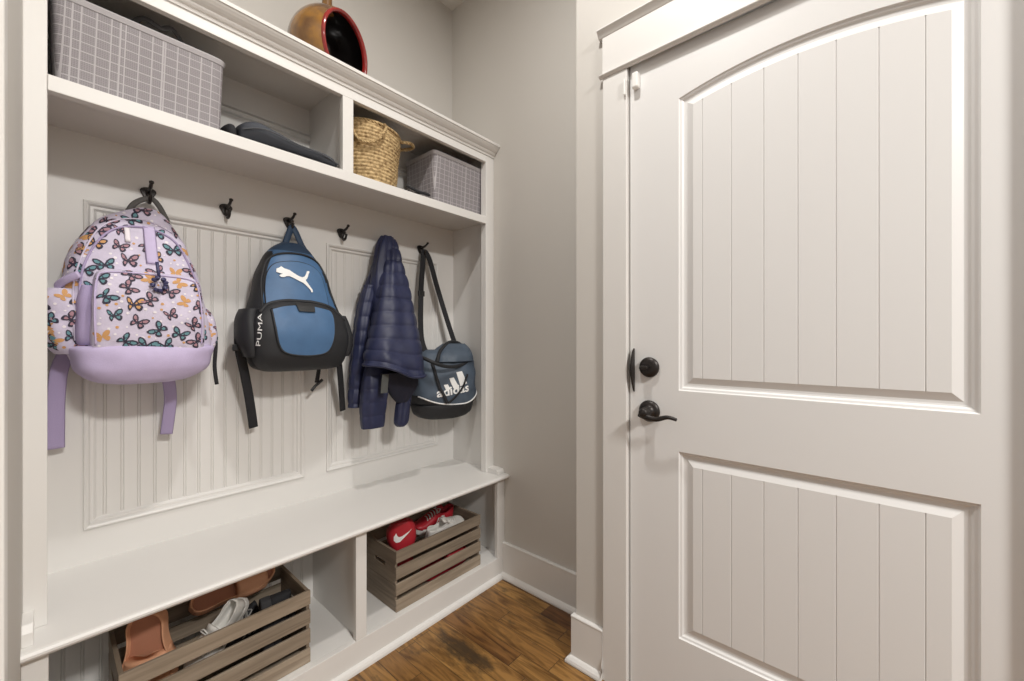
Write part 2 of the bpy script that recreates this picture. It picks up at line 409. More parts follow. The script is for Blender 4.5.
# ---- the door
def door():
    X = 1.239
    d = MB()
    yl, yr = .424, -.1715
    yc, hw = (yl + yr) / 2, (yl - yr) / 2
    def arch(y, ins=0):
        t = (y - yc) / (hw); return 1.849 + .041 * (1 - t * t) - ins
    def flat(z): return lambda y, ins=0: z - ins
    x0 = X
    N = 24
    def ztop(y): return 2.014 - (DY1 - y) / (DY1 - DY0) * .020
    # stiles and rails
    def quad(pts): d.face([d.bm.verts.new(p) for p in pts])
    def plate(ya, yb, za, zb): quad([(x0, ya, za), (x0, yb, za), (x0, yb, zb), (x0, ya, zb)])
    quad([(x0, DY1, .006), (x0, yl, .006), (x0, yl, ztop(yl)), (x0, DY1, ztop(DY1))]); quad([(x0, yr, .006), (x0, DY0, .006), (x0, DY0, ztop(DY0)), (x0, yr, ztop(yr))])
    plate(yl, yr, .006, .245); plate(yl, yr, .80, .981)
    for i in range(N):
        a, b = yl + (yr - yl) * i / N, yl + (yr - yl) * (i + 1) / N
        quad([(x0, a, arch(a)), (x0, b, arch(b)), (x0, b, ztop(b)), (x0, a, ztop(a))])
    # slab edge and back
    d.prism([(DY0, .006), (DY1, .006), (DY1, ztop(DY1)), (DY0, ztop(DY0))], 'x', x0 + .012, x0 + .044)
    for ya, yb, za, zb in ((DY1, DY1, .006, ztop(DY1)), (DY0, DY0, .006, ztop(DY0))):
        quad([(x0, ya, za), (x0 + .012, ya, za), (x0 + .012, ya, zb), (x0, ya, zb)])
    quad([(x0, DY0, ztop(DY0)), (x0, DY1, ztop(DY1)), (x0 + .012, DY1, ztop(DY1)), (x0 + .012, DY0, ztop(DY0))])
    quad([(x0, DY0, .006), (x0, DY1, .006), (x0 + .012, DY1, .006), (x0 + .012, DY0, .006)])
    # panels
    for zb, top in ((.981, arch), (.245, flat(.80))):
        prof = [(0, 0), (.003, .004), (.008, .0055), (.012, .0095), (.016, .0105), (.022, .0105), (.040, .0035)]
        rings = []
        for ins, dep in prof:
            a, b = yl - ins, yr + ins
            r = [Vector((x0 + dep, a + (b - a) * i / N, top(a + (b - a) * i / N, ins))) for i in range(N + 1)]
            r += [Vector((x0 + dep, b, zb + ins)), Vector((x0 + dep, a, zb + ins))]
            rings.append(r)
        d.loft(rings, cap=False)
        ins = .040; a, b = yl - ins, yr + ins; xf = x0 + .0035
        gr = [.3587, .2836, .2065, .1326, .0574, -.0187, -.093]
        g = .0016; segs = []; p = a
        for y in gr: segs += [(p, y + g, 0), (y + g, y, 1), (y, y - g, 2)]; p = y - g
        segs.append((p, b, 0))
        for ya, yb, k in segs:
            xa, xb = xf + (.0022 if k == 2 else 0), xf + (.0022 if k == 1 else 0)
            m = max(1, int(abs(yb - ya) / .012))
            for q in range(m):
                s0, s1 = ya + (yb - ya) * q / m, ya + (yb - ya) * (q + 1) / m
                X0, X1 = xa + (xb - xa) * q / m, xa + (xb - xa) * (q + 1) / m
                quad([(X0, s0, zb + ins), (X1, s1, zb + ins), (X1, s1, top(s1, ins)), (X0, s0, top(s0, ins))])
    bmesh.ops.remove_doubles(d.bm, verts=d.bm.verts, dist=.00005)
    o = d.build('door_1', MD, base=(X, (DY0 + DY1) / 2, .006))
    struct(o)
    # lever set
    yk, zk = .512, .911
    L = MB(); ax = Vector((-1, 0, 0))
    L.lathe([(0, .0), (.0325, 0), (.0335, .004), (.031, .010), (.024, .013), (.017, .014), (.014, .03), (.014, .052), (.010, .057), (0, .057)], (X, yk, zk), axis=ax)
    r = L.build('door_handle', MBLK, o, smooth=True)
    lv = MB()
    pts = curve([(X - .046, yk + .014, zk - .004), (X - .050, yk - .012, zk - .012), (X - .049, yk - .040, zk - .014), (X - .047, yk - .072, zk - .005), (X - .046, yk - .098, zk - .009)])
    n = len(pts); lv.tube(pts, [.0105 - .006 * i / n for i in range(n)], n=10, flat=.006, up=(1, 0, 0))
    lv.build('lever', MBLK, r, smooth=True)
    B = MB(); zd = 1.0470
    B.lathe([(0, 0), (.0305, 0), (.0315, .005), (.029, .012), (.020, .015), (.013, .016), (0, .016)], (X, yk, zd), axis=ax)
    bo = B.build('deadbolt', MBLK, o, smooth=True)
    t = MB(); t.box(X - .036, X - .014, yk - .006, yk + .020, zd - .006, zd + .005); t.build('thumb_turn', MBLK, bo, bevel=.003)
    return o
door()
# latch plate standing proud of the door edge
pl = MB()
pl.prism([(1.2375, .966), (1.2325, .972), (1.222, .995), (1.215, 1.015), (1.213, 1.035), (1.213, 1.055), (1.218, 1.078), (1.227, 1.097), (1.2375, 1.106)], 'y', .5595, .5655)
pl.prism([(1.2375, 1.010), (1.229, 1.016), (1.226, 1.036), (1.229, 1.056), (1.2375, 1.062)], 'y', .5655, .5735)
s2 = pl.build('latch_plate', MBLK, bevel=.002); tag(s2, 'tall curved black metal plate on the latch edge of the door', 'latch plate')
sn = MB().box(1.216, 1.2380, .542, .562, 1.925, 1.973).build('alarm_sensor', MWP, bevel=.004)
tag(sn, 'white plastic alarm contact at the top corner of the door', 'alarm sensor')
sm = MB().box(1.212, 1.2205, .5815, .5885, 1.912, 1.962).build('detector_magnet', MWP, bevel=.002)
tag(sm, 'slim white sensor magnet stuck on the door casing', 'sensor')

# ------------------------------------------------------------------ built-in
YF = 1.389      # face of the upper frame
ht = thing('hall_tree', (.71, 1.55, .492), 'built-in off-white hall tree with bead board back, upper shelf and crown', 'hall tree')
def bead_sheet(b, x0, x1, z0, z1, y, pitch=.0373):
    """vertical beadboard: groove pairs with a small bead between"""
    xs = [(x0, 0)]; x = x0 + .012
    while x + .011 < x1:
        xs += [(x, 0), (x + .0013, .0023), (x + .0026, .0002), (x + .0045, -.0005), (x + .0064, .0002), (x + .0077, .0023), (x + .009, 0)]
        x += pitch
    xs.append((x1, 0))
    A = [b.bm.verts.new((p, y + q, z0)) for p, q in xs]; B = [b.bm.verts.new((p, y + q, z1)) for p, q in xs]
    for i in range(len(xs) - 1): b.face([A[i], A[i + 1], B[i + 1], B[i]])
PANELS = [(.0725, .678), (.7654, 1.345)]
ZP0, ZP1 = .588, 1.533
yb = YB - .002
b = MB()      # frame of rails and stiles, up to the shelf
bk = MB()
for x0, x1 in ((XL, .0725), (.678, .7654), (1.345, XR)): bk.box(x0, x1, yb, yb + .012, .492, 1.725)
for x0, x1 in PANELS: bk.box(x0, x1, yb, yb + .012, .492, ZP0); bk.box(x0, x1, yb, yb + .012, ZP1, 1.725)
bk.box(XL, XR, yb, yb + .012, 1.735, 2.052)
bk.build('back_frame', MT, ht)
b = MB()
for x0, x1 in PANELS: bead_sheet(b, x0 + .028, x1 - .028, ZP0 + .028, ZP1 - .028, yb + .008)
b.build('beadboard', MT, ht, keep=True)
def rect_mould(x0, x1, z0, z1, y):
    m = MB(); prof = [(0, 0), (.0008, -.007), (.005, -.0085), (.010, -.006), (.0135, -.001), (.0145, .0015), (.021, .0015), (.026, .007), (.031, .010)]
    m.loft([[Vector((x0 + d, y + e, z0 + d)), Vector((x1 - d, y + e, z0 + d)), Vector((x1 - d, y + e, z1 - d)), Vector((x0 + d, y + e, z1 - d))] for d, e in prof], cap=False)
    return m
for x0, x1 in PANELS: rect_mould(x0, x1, ZP0, ZP1, yb).build('panel_moulding', MT, ht)
m = MB()      # rail moulding across the back of the upper cubbies
m.prism([(yb, 1.925), (yb - .010, 1.928), (yb - .013, 1.934), (yb - .005, 1.938), (yb - .005, 1.943), (yb - .016, 1.946), (yb - .016, 1.952), (yb, 1.955)], 'x', XL, XR)
m.build('rail_moulding', MT, ht)
box('side_post', MT, (XL, .0045, YF, YF + .035, .492, 2.03), ht, .002)
box('side_post', MT, (1.401, XR, YF, YF + .035, .492, 2.03), ht, .002)
box('side_panel', MT, (XR - .004, XR, YF + .035, yb, .492, 2.05), ht, 0)
box('side_panel', MT, (XL, XL + .004, YF + .035, yb, .492, 2.05), ht, 0)
sh = MB().box(XL, XR - .004, YF + .02, yb, 1.720, 1.738).build('shelf', MT, ht)
box('shelf_rail', MT, (.0045, 1.401, YF - .002, YF + .020, 1.693, 1.729), ht, .0015)
box('header_rail', MT, (.0045, 1.401, YF, YF + .020, 1.992, 2.032), ht, .0015)
box('divider_stile', MT, (.689, .728, YF, YF + .020, 1.729, 1.992), ht, .0015)
box('divider', MT, (.699, .718, YF + .02, yb, 1.738, 2.05), ht, 0)
box('top_board', MT, (XL, XR - .004, YF, yb, 2.050, 2.068), ht, 0)
cr = MB()
cr.prism([(YF + .018, 2.024), (YF - .004, 2.024), (YF - .006, 2.030), (YF - .004, 2.033), (YF - .010, 2.036), (YF - .013, 2.041), (YF - .014, 2.046), (YF - .022, 2.049),
          (YF - .030, 2.054), (YF - .036, 2.061), (YF - .038, 2.066), (YF - .043, 2.067), (YF - .044, 2.077), (YF + .018, 2.077)], 'x', XL + .001, XR - .001)
cr.build('crown_moulding', MT, ht)

# bench
YBF = 1.318
bc = thing('bench_cabinet', (.71, 1.5, 0), 'off-white bench cabinet with two open shoe cubbies at the floor', 'bench')
box('toe_board', MT, (XL, XR, YBF, YBF + .02, 0, .100), bc, .0015)
sm_ = MB(); sm_.prism([(YBF, 0), (YBF - .015, 0), (YBF - .014, .008), (YBF - .010, .016), (YBF - .004, .021), (YBF, .022)], 'x', XL, XR - .03); sm_.build('shoe_moulding', MT, bc)
box('cubby_floor', MT, (XL, XR, YBF + .02, yb, .082, .100), bc, 0)
box('stile', MT, (XL, .006, YBF, YBF + .02, .100, .470), bc, .0015)
box('stile', MT, (.700, .7395, YBF, YBF + .02, .100, .470), bc, .0015)
box('stile', MT, (1.407, XR, YBF, YBF + .02, .100, .470), bc, .0015)
box('divider', MT, (.711, .729, YBF + .02, yb, .100, .470), bc, 0)
box('end_panel', MT, (XR - .012, XR, YBF + .02, yb, .100, .470), bc, 0)
box('end_panel', MT, (XL, XL + .012, YBF + .02, yb, .100, .470), bc, 0)
b = MB(); bead_sheet(b, XL + .012, .711, .100, .470, yb - .002); bead_sheet(b, .729, XR - .012, .100, .470, yb - .002); b.build('back_beadboard', MT, bc, keep=True)
bt = MB()
zt = .492
bt.prism([(yb, zt - .022), (1.300, zt - .022), (1.298, zt - .018), (1.291, zt - .017), (1.2875, zt - .012), (1.2875, zt - .007), (1.291, zt - .002), (1.297, zt), (yb, zt)], 'x', XL, XR)
bto = bt.build('bench_board', MT)
tag(bto, 'long off-white bench seat board with a rounded front edge', 'bench seat')
for x0, x1, hh, lab in ((XL, XL + .017, .044, 'small white wood block on the bench beside the left post'), (XR - .045, XR, .024, 'small white wood block on the bench at the far end by the wall')):
    q = MB(); q.prism([(1.318, zt), (YF, zt), (YF, zt + hh), (1.330, zt + hh - .002), (1.320, zt + hh * .6)], 'x', x0, x1)
    tag(q.build('trim_block', MT, bevel=.0015), lab, 'trim block', 'trim blocks at the ends of the bench')

# ------------------------------------------------------------------ hooks
def make_hook():
    x, z = 0, 0; y = 0
    r = thing('coat_hook', (0, 0, 0), '-', 'coat hook', 'coat hooks on the rail')
    b = MB()      # heart-shaped back plate
    o = []
    for k in range(24):
        t = 2 * PI * k / 24
        o.append((.0190 * math.sin(t) * (1 + .18 * math.cos(t)), .002 + .015 * math.cos(t) - (.012 if math.cos(t) < -.5 else 0) * (-math.cos(t) - .5) * 2))
    b.prism(o, 'y', 0, -.006)
    b.build('back_plate', MBLK, r, bevel=.002)
    u = MB(); pts = curve([(0, -.007, .004), (0, -.024, .004), (0, -.046, .008), (0, -.062, .017)], 5)
    u.tube(pts, [.0058 - .0016 * i / len(pts) for i in range(len(pts))], n=8); u.lathe([(0, -.006), (.006, -.003), (.006, .003), (0, .006)], (0, -.063, .018), n=10)
    u.build('upper_prong', MBLK, r, smooth=True)
    w = MB(); pts = curve([(0, -.0085, -.006), (0, -.012, -.022), (0, -.022, -.034), (0, -.038, -.031), (0, -.046, -.018)], 5)
    w.tube(pts, [.0062 - .0018 * i / len(pts) for i in range(len(pts))], n=8); w.lathe([(0, -.005), (.0052, -.002), (.0052, .002), (0, .005)], (0, -.046, -.016), n=10)
    w.build('lower_prong', MBLK, r, smooth=True)
    return r
hk = make_hook()
HX = [.212, .4155, .619, .8285, 1.2337]
LB = ['bronze coat hook holding the lavender butterfly backpack', 'empty bronze coat hook between the two backpacks', 'bronze coat hook holding the blue and black backpack',
      'empty bronze coat hook between the blue backpack and the navy jacket', 'bronze coat hook holding the long black duffel strap']
for i, x in enumerate(HX):
    h = hk if i == 0 else copy_tree(hk)
    h.location = (x, yb - .001, 1.588); h['label'] = LB[i]

# ------------------------------------------------------------------ butterflies for the printed cloth
WING = [[(0, .0), (.05, .25), (.26, .62), (.58, .86), (.92, .90), (1.02, .70), (.94, .38), (.76, .12), (.4, -.02)],
        [(0, 0), (.4, .0), (.72, .0), (.84, -.2), (.76, -.50), (.56, -.70), (.36, -.64), (.15, -.35)]]
CELL = [[(.34, .42), (.60, .68), (.82, .72), (.88, .58), (.78, .32), (.48, .22)], [(.14, .10), (.30, .34), (.36, .20), (.30, .07)],
        [(.26, -.10), (.56, -.08), (.62, -.22), (.52, -.44), (.38, -.42), (.24, -.24)]]
def butterfly(mb, bvh, cx, cz, s, rot, sq, cm, **k):
    """dark wings with coloured cells; sq narrows the far wing as on a butterfly seen half from the side"""
    ca, sa = math.cos(rot), math.sin(rot)
    def T(p, sx): 
        x, y = p[0] * sx * s, p[1] * s
        return (cx + x * ca - y * sa, cz + x * sa + y * ca)
    for sx in (1, -sq):
        for w in WING: patch(mb, bvh, [T(p, sx) for p in w], .0008, 1, m=1, **k)
        for c in CELL: patch(mb, bvh, [T(p, sx) for p in c], .0014, 1, m=cm, **k)
    patch(mb, bvh, [T(p, 1) for p in ((-.05, .2), (.05, .2), (.06, -.1), (0, -.35), (-.06, -.1))], .0016, 0, m=1, **k)
def soft_moth(mb, bvh, cx, cz, s, rot, cm, **k):
    """a small one-colour butterfly without the dark outline"""
    ca, sa = math.cos(rot), math.sin(rot)
    for sx in (1, -.8):
        for w in WING:
            patch(mb, bvh, [(cx + (p[0] * sx * ca - p[1] * sa) * s, cz + (p[0] * sx * sa + p[1] * ca) * s) for p in w], .0007, 1, m=cm, **k)
def print_cloth(mb, bvh, x0, x1, z0, z1, seed, n=999, s=.0215, inside=lambda x, z: True, **k):
    rnd = random.Random(seed); pts = []
    def spot(dist):
        for t in range(60):
            p = (rnd.uniform(x0, x1), rnd.uniform(z0, z1))
            if inside(*p) and all((p[0] - q[0]) ** 2 + (p[1] - q[1]) ** 2 > (dist + q[2]) ** 2 for q in pts): return p
    for i in range(n):
        p = spot(s * .88)
        if not p: break
        pts.append((*p, s * .78))
        cm = rnd.choice((2, 2, 2, 4, 4, 4, 3))
        if rnd.random() < .24: soft_moth(mb, bvh, *p, s * .78, rnd.uniform(-1.2, 1.2), 3, **k)
        else: butterfly(mb, bvh, *p, s * rnd.uniform(.85, 1.1), rnd.uniform(-1.0, 1.0), rnd.choice((.55, .8, 1)), cm, **k)
    for i in range(n):
        p = spot(.006)
        if not p: break
        pts.append((*p, .006)); r = rnd.uniform(.002, .0042)
        patch(mb, bvh, [(p[0] + r * math.cos(a * PI / 3), p[1] + r * math.sin(a * PI / 3)) for a in range(6)], .0007, 0, m=rnd.choice((5, 5, 5, 3)), **k)
PRINT = [MPRINT, MPI, MPT, MPO, MPM, MPW]

def rings(rows, m=40, n=56, e=3.0, wob=.004, seed=0.0):
    return [ring(z, a, b, c, d, n, e, wob, 0, seed) for z, a, b, c, d in interp(rows, m)]

# ------------------------------------------------------------------ lavender butterfly backpack
bp = thing('backpack', (.19, 1.60, 1.02), 'lavender backpack with a butterfly print hanging on the first hook', 'backpack', 'bags on the hooks')
body_rows = [(1.025, .11, .27, 1.53, 1.675), (1.045, .06, .325, 1.505, 1.670), (1.09, .040, .345, 1.49, 1.672), (1.16, .030, .345, 1.487, 1.672), (1.25, .026, .330, 1.497, 1.672), (1.34, .034, .312, 1.515, 1.678),
             (1.42, .066, .284, 1.54, 1.676), (1.465, .098, .264, 1.56, 1.674), (1.500, .140, .244, 1.585, 1.672), (1.522, .178, .228, 1.61, 1.668)]
b = MB(); b.loft(rings(body_rows, 60, e=3.0, wob=.006)); T = b.bvh()
print_cloth(b, T, .03, .345, 1.10, 1.52, 3)
print_cloth(b, T, 1.52, 1.67, 1.12, 1.42, 8, direc=Vector((1, 0, 0)), plane='yz', y0=-.1)
o_body = b.build('main_compartment', PRINT, bp, smooth=True, keep=True)
b = MB(); b.loft(rings([(1.085, .09, .295, 1.475, 1.52), (1.10, .078, .307, 1.457, 1.53), (1.17, .076, .310, 1.450, 1.53), (1.25, .080, .303, 1.458, 1.53), (1.30, .086, .294, 1.472, 1.53), (1.318, .10, .28, 1.49, 1.53)], 30, e=4.5, wob=.004, seed=3))
T2 = b.bvh(); print_cloth(b, T2, .085, .30, 1.105, 1.305, 12)
b.build('front_pocket', PRINT, bp, smooth=True, keep=True)
# zip lines: pocket edge, top opening, side seam
z = MB()
def on(Tr, pts, off=.002, d=Vector((0, 1, 0))):
    out = []
    for x, zz in pts:
        h, nn, i, dd = Tr.ray_cast(Vector((x, .9, zz)), d)
        if h is not None: out.append(h + (nn if nn.y < 0 else -nn) * off)
    return out
z.tube(on(T2, [(p.x, p.z) for p in curve([(.086, 0, 1.12), (.084, 0, 1.20), (.088, 0, 1.28), (.105, 0, 1.305), (.19, 0, 1.309), (.275, 0, 1.304), (.293, 0, 1.28), (.300, 0, 1.20), (.299, 0, 1.12)], 10)]), .0022, n=6)
z.build('pocket_zip', MLAV, bp, smooth=True)
z = MB()
z.tube(on(T, [(p.x, p.z) for p in curve([(.062, 0, 1.19), (.062, 0, 1.29), (.085, 0, 1.375), (.125, 0, 1.432), (.185, 0, 1.450), (.245, 0, 1.43), (.278, 0, 1.375), (.308, 0, 1.28)], 12)]), .0030, n=6)
z.build('zip', MLAVD, bp, smooth=True)
z = MB()
z.tube(on(T, [(p.x, p.z) for p in curve([(.052, 0, 1.13), (.050, 0, 1.27), (.075, 0, 1.38), (.115, 0, 1.45), (.185, 0, 1.475), (.25, 0, 1.45)], 12)]), .0022, n=6)
z.build('piping', MPRINT, bp, smooth=True)
# plain lavender bottom
b = MB(); b.loft(rings([(1.012, .12, .25, 1.50, 1.66), (1.022, .085, .29, 1.468, 1.675), (1.05, .052, .325, 1.449, 1.680), (1.085, .042, .338, 1.446, 1.672), (1.108, .040, .345, 1.450, 1.672), (1.116, .05, .335, 1.458, 1.68)], 24, e=3.4, wob=.007, seed=5))
b.build('bottom_panel', MLAV, bp, smooth=True)
# side pocket, left: printed pouch with a lavender gusset
b = MB(); b.loft(rings([(1.095, .018, .075, 1.53, 1.64), (1.12, .000, .085, 1.515, 1.655), (1.18, -.012, .085, 1.51, 1.66), (1.235, -.010, .085, 1.515, 1.66), (1.262, .002, .08, 1.525, 1.65)], 24, e=2.6, wob=.006, seed=9)); T3 = b.bvh()
print_cloth(b, T3, -.02, .06, 1.11, 1.25, 21, s=.019)
print_cloth(b, T3, 1.52, 1.65, 1.11, 1.25, 22, s=.019, direc=Vector((1, 0, 0)), plane='yz', y0=-.2)
b.build('side_pocket', PRINT, bp, smooth=True, keep=True)
b = MB(); b.loft(rings([(1.118, .056, .085, 1.500, 1.55), (1.14, .051, .09, 1.490, 1.55), (1.22, .052, .09, 1.492, 1.55), (1.272, .060, .085, 1.504, 1.55)], 16, e=2.6, wob=.003))
b.build('mesh_pocket', MLAVD, bp, smooth=True)
b = MB(); b.tube(curve([(.022, 1.60, 1.262), (.020, 1.56, 1.268), (.032, 1.525, 1.280), (.058, 1.502, 1.298)], 5), .010, n=8, flat=.0035, up=(-.6, -.8, 0)); b.build('compression_strap', MLAV, bp, smooth=True)
# centre tab, zip pull, key charm
b = MB()
for k, x in enumerate((.196, .196)): pass
b.tube(on(T, [(p.x, p.z) for p in curve([(.196, 0, 1.455), (.198, 0, 1.40), (.2, 0, 1.345)], 6)], .003), .0135, n=8, flat=.002, up=(0, -1, 0)); b.build('webbing_tab', MLAV, bp, smooth=True)
b = MB(); b.tube(on(T, [(p.x, p.z) for p in curve([(.150, 0, 1.44), (.151, 0, 1.40)], 4)], .004), .006, n=8, flat=.002, up=(0, -1, 0)); b.build('zip_pull', MPW, bp, smooth=True)
b = MB(); p0 = on(T2, [(.205, 1.285)], .012)[0]
for k in range(9):
    q = p0 + Vector((.014 * math.cos(k * 2.4), -.004, -.006 + .017 * math.sin(k * 2.4))); b.lathe([(0, -.007), (.006, -.003), (.007, .001), (0, .007)], q, n=8, axis=Vector((math.cos(k), -1, math.sin(k))))
b.tube([p0 + Vector((0, -.002, .012)), p0 + Vector((-.004, .004, .055))], .004, n=6)
b.build('charm', mat('indigo beads', (.05, .05, .13), .35), bp, smooth=True)
# grab loop over the hook
b = MB(); b.tube(curve([(.160, 1.645, 1.505), (.178, 1.645, 1.54), (.212, 1.651, 1.5635), (.232, 1.648, 1.545), (.252, 1.645, 1.50)], 7), .0075, n=8, flat=.004, up=(0, -1, 0)); b.build('grab_loop', mat('grey green webbing', (.10, .095, .09), .8, bump=.3), bp, smooth=True)
# hanging shoulder straps
b = MB(); b.tube(curve([(.050, 1.62, 1.12), (.028, 1.63, 1.06), (.021, 1.64, .98), (.020, 1.648, .90), (.020, 1.652, .838)], 6), .0175, n=10, flat=.003, up=(.15, -1, 0)); b.build('shoulder_strap', MLAVD, bp, smooth=True)
b = MB(); b.tube(curve([(.240, 1.60, 1.05), (.252, 1.62, 1.00), (.258, 1.635, .95), (.256, 1.645, .90), (.250, 1.65, .838)], 6), .0155, n=10, flat=.003, up=(-.1, -1, 0)); b.build('shoulder_strap', MLAVD, bp, smooth=True)
b = MB(); b.tube(curve([(.345, 1.53, 1.17), (.352, 1.535, 1.12), (.350, 1.54, 1.05), (.357, 1.545, .992)], 6), .0055, n=8, flat=.002, up=(0, -1, 0)); b.build('cord', MBF, bp, smooth=True)
b = MB(); b.loft(rings([(1.10, .325, .350, 1.53, 1.62), (1.14, .325, .362, 1.525, 1.63), (1.20, .318, .352, 1.53, 1.63), (1.23, .315, .335, 1.54, 1.62)], 14, e=2.6, wob=.003)); T4 = b.bvh()
print_cloth(b, T4, .325, .36, 1.11, 1.22, 31, s=.014)
b.build('side_pocket', PRINT, bp, smooth=True, keep=True)

# ------------------------------------------------------------------ blue and black backpack
bb = thing('backpack', (.61, 1.60, 1.02), 'blue and black sports backpack with a white leaping cat on the third hook', 'backpack', 'bags on the hooks')
rows = [(1.022, .505, .70, 1.53, 1.67), (1.04, .468, .75, 1.505, 1.670), (1.09, .450, .775, 1.495, 1.672), (1.18, .446, .775, 1.497, 1.672), (1.27, .462, .745, 1.515, 1.672), (1.36, .484, .722, 1.54, 1.672), (1.42, .506, .698, 1.562, 1.672), (1.465, .54, .672, 1.585, 1.670), (1.492, .575, .65, 1.61, 1.680)]
b = MB(); b.loft(rings(rows, 56, e=3.0, wob=.005, seed=31))
T = b.bvh()
for f in b.bm.faces:
    cc = f.calc_center_median(); f.normal_update()
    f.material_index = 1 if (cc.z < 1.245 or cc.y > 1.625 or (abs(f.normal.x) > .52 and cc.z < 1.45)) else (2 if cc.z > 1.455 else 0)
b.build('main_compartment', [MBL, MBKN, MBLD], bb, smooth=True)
b = MB(); b.tube(on(T, [(p.x, p.z) for p in curve([(.480, 0, 1.24), (.490, 0, 1.35), (.525, 0, 1.425), (.605, 0, 1.446), (.678, 0, 1.428), (.708, 0, 1.36), (.730, 0, 1.26)], 12)], .001), .0042, n=6); b.build('zip', MBKN, bb, smooth=True)
# upper pocket, a slightly raised blue panel with a dark edge
b = MB(); up = [(p.x, p.z) for p in curve([(.490, 0, 1.235), (.495, 0, 1.31), (.507, 0, 1.365), (.535, 0, 1.398), (.600, 0, 1.412), (.655, 0, 1.400), (.680, 0, 1.365), (.690, 0, 1.31), (.697, 0, 1.235)], 6)]
patch(b, T, up, .006, 3); TU = b.bvh(); b.build('upper_pocket', MBL, bb, smooth=True)
b = MB(); b.tube(on(T, up, .003), .004, n=6); b.build('upper_pocket_zip', MBKN, bb, smooth=True)
# leaping cat emblem
cat = [(0, .64), (.03, .78), (.12, .86), (.18, .93), (.24, .86), (.38, .83), (.50, .72), (.62, .64), (.72, .62), (.80, .68), (.87, .82), (.92, .95), (1, .98), (.99, .90), (.95, .84), (.91, .72), (.86, .60), (.80, .52), (.84, .40), (.90, .24), (.94, .13), (.93, .02), (.88, .0), (.87, .10), (.79, .24), (.70, .36), (.58, .42), (.44, .50), (.33, .55), (.24, .52), (.17, .46), (.10, .44), (.05, .50), (.10, .56), (.16, .60), (.07, .61)]
b = MB(); patch(b, T, [(.524 + .112 * x + .010 * (1 - y), 1.312 + .082 * y - .012 * x) for x, y in cat], .0085, 1)
lg = b.build('emblem', MLOGO, bb); lg['label'] = 'white leaping cat emblem'
# black lower pocket with the blue insert
b = MB(); b.loft(rings([(1.025, .50, .71, 1.50, 1.56), (1.04, .468, .742, 1.475, 1.57), (1.09, .448, .760, 1.455, 1.57), (1.16, .444, .760, 1.452, 1.57), (1.215, .455, .742, 1.465, 1.57), (1.25, .485, .715, 1.482, 1.57), (1.268, .53, .68, 1.50, 1.57)], 40, e=3.2, wob=.005, seed=40))
TP = b.bvh(); b.build('lower_pocket', MBKN, bb, smooth=True)
ins = [(p.x, p.z) for p in curve([(.492, 0, 1.232), (.535, 0, 1.246), (.595, 0, 1.251), (.655, 0, 1.244), (.688, 0, 1.228), (.690, 0, 1.16), (.676, 0, 1.105), (.650, 0, 1.083), (.590, 0, 1.078), (.530, 0, 1.088), (.507, 0, 1.115), (.496, 0, 1.17), (.492, 0, 1.232)], 6)][:-1]
b = MB(); patch(b, TP, ins, .004, 3); b.build('pocket_insert', MBL, bb, smooth=True)
b = MB(); b.tube(on(TP, ins + ins[:1], .002), .0045, n=6); b.build('insert_piping', MBKN, bb, smooth=True)
b = MB(); patch(b, TP, [(.565, 1.256), (.628, 1.255), (.624, 1.226), (.572, 1.227)], .008, 2); b.build('logo_tab', MBP, bb)
b = MB(); b.tube(on(TP, [(p.x, p.z) for p in curve([(.462, 0, 1.222), (.500, 0, 1.256), (.595, 0, 1.270), (.69, 0, 1.252), (.742, 0, 1.205)], 10)], .000), .006, n=6); b.build('pocket_zip', MBKN, bb, smooth=True)
# side pockets
b = MB(); b.loft(rings([(1.075, .432, .47, 1.50, 1.60), (1.12, .418, .47, 1.495, 1.62), (1.19, .415, .47, 1.50, 1.63), (1.235, .425, .47, 1.51, 1.62)], 16, e=2.6, wob=.006, seed=2)); TS = b.bvh(); b.build('side_pocket', MBKN, bb, smooth=True)
b = MB(); b.loft(rings([(1.07, .745, .785, 1.51, 1.60), (1.11, .745, .797, 1.505, 1.62), (1.18, .74, .793, 1.51, 1.63), (1.225, .735, .775, 1.52, 1.62)], 16, e=2.6, wob=.006, seed=3)); b.build('side_pocket', MBKN, bb, smooth=True)
t = text_bm('PUMA', .026)
bmesh.ops.scale(t, vec=(1.55, .52, 1), verts=t.verts)
bmesh.ops.subdivide_edges(t, edges=t.edges[:], cuts=1)
bmesh.ops.transform(t, matrix=Matrix.Rotation(PI / 2 - .08, 4, 'Z'), verts=t.verts); bmesh.ops.translate(t, vec=(.4565, 1.165, 0), verts=t.verts)
b = MB(); lay(b, TP, t, .0015, lim=.05); t.free(); b.build('lettering', MLOGO, bb)
b = MB(); b.tube(curve([(.585, 1.635, 1.468), (.596, 1.640, 1.505), (.617, 1.649, 1.5575), (.630, 1.646, 1.545), (.650, 1.64, 1.495), (.675, 1.635, 1.455)], 6), .0115, n=8, flat=.004, up=(0, -1, 0)); b.build('grab_loop', MBLD, bb, smooth=True)
b = MB(); b.tube(curve([(.425, 1.575, 1.14), (.428, 1.58, 1.10), (.448, 1.60, 1.02), (.472, 1.63, .92), (.490, 1.65, .82)], 6), .0145, n=8, flat=.0025, up=(0, -1, 0)); st = b.build('shoulder_strap', MBF, bb, smooth=True)
b = MB().box(.405, .447, 1.562, 1.578, 1.095, 1.118); b.build('buckle', MBP, st, bevel=.004)
b = MB(); b.tube(curve([(.765, 1.58, 1.06), (.782, 1.60, 1.00), (.80, 1.625, .92), (.818, 1.65, .838)], 6), .0125, n=8, flat=.0025, up=(0, -1, 0)); b.build('shoulder_strap', MBF, bb, smooth=True)
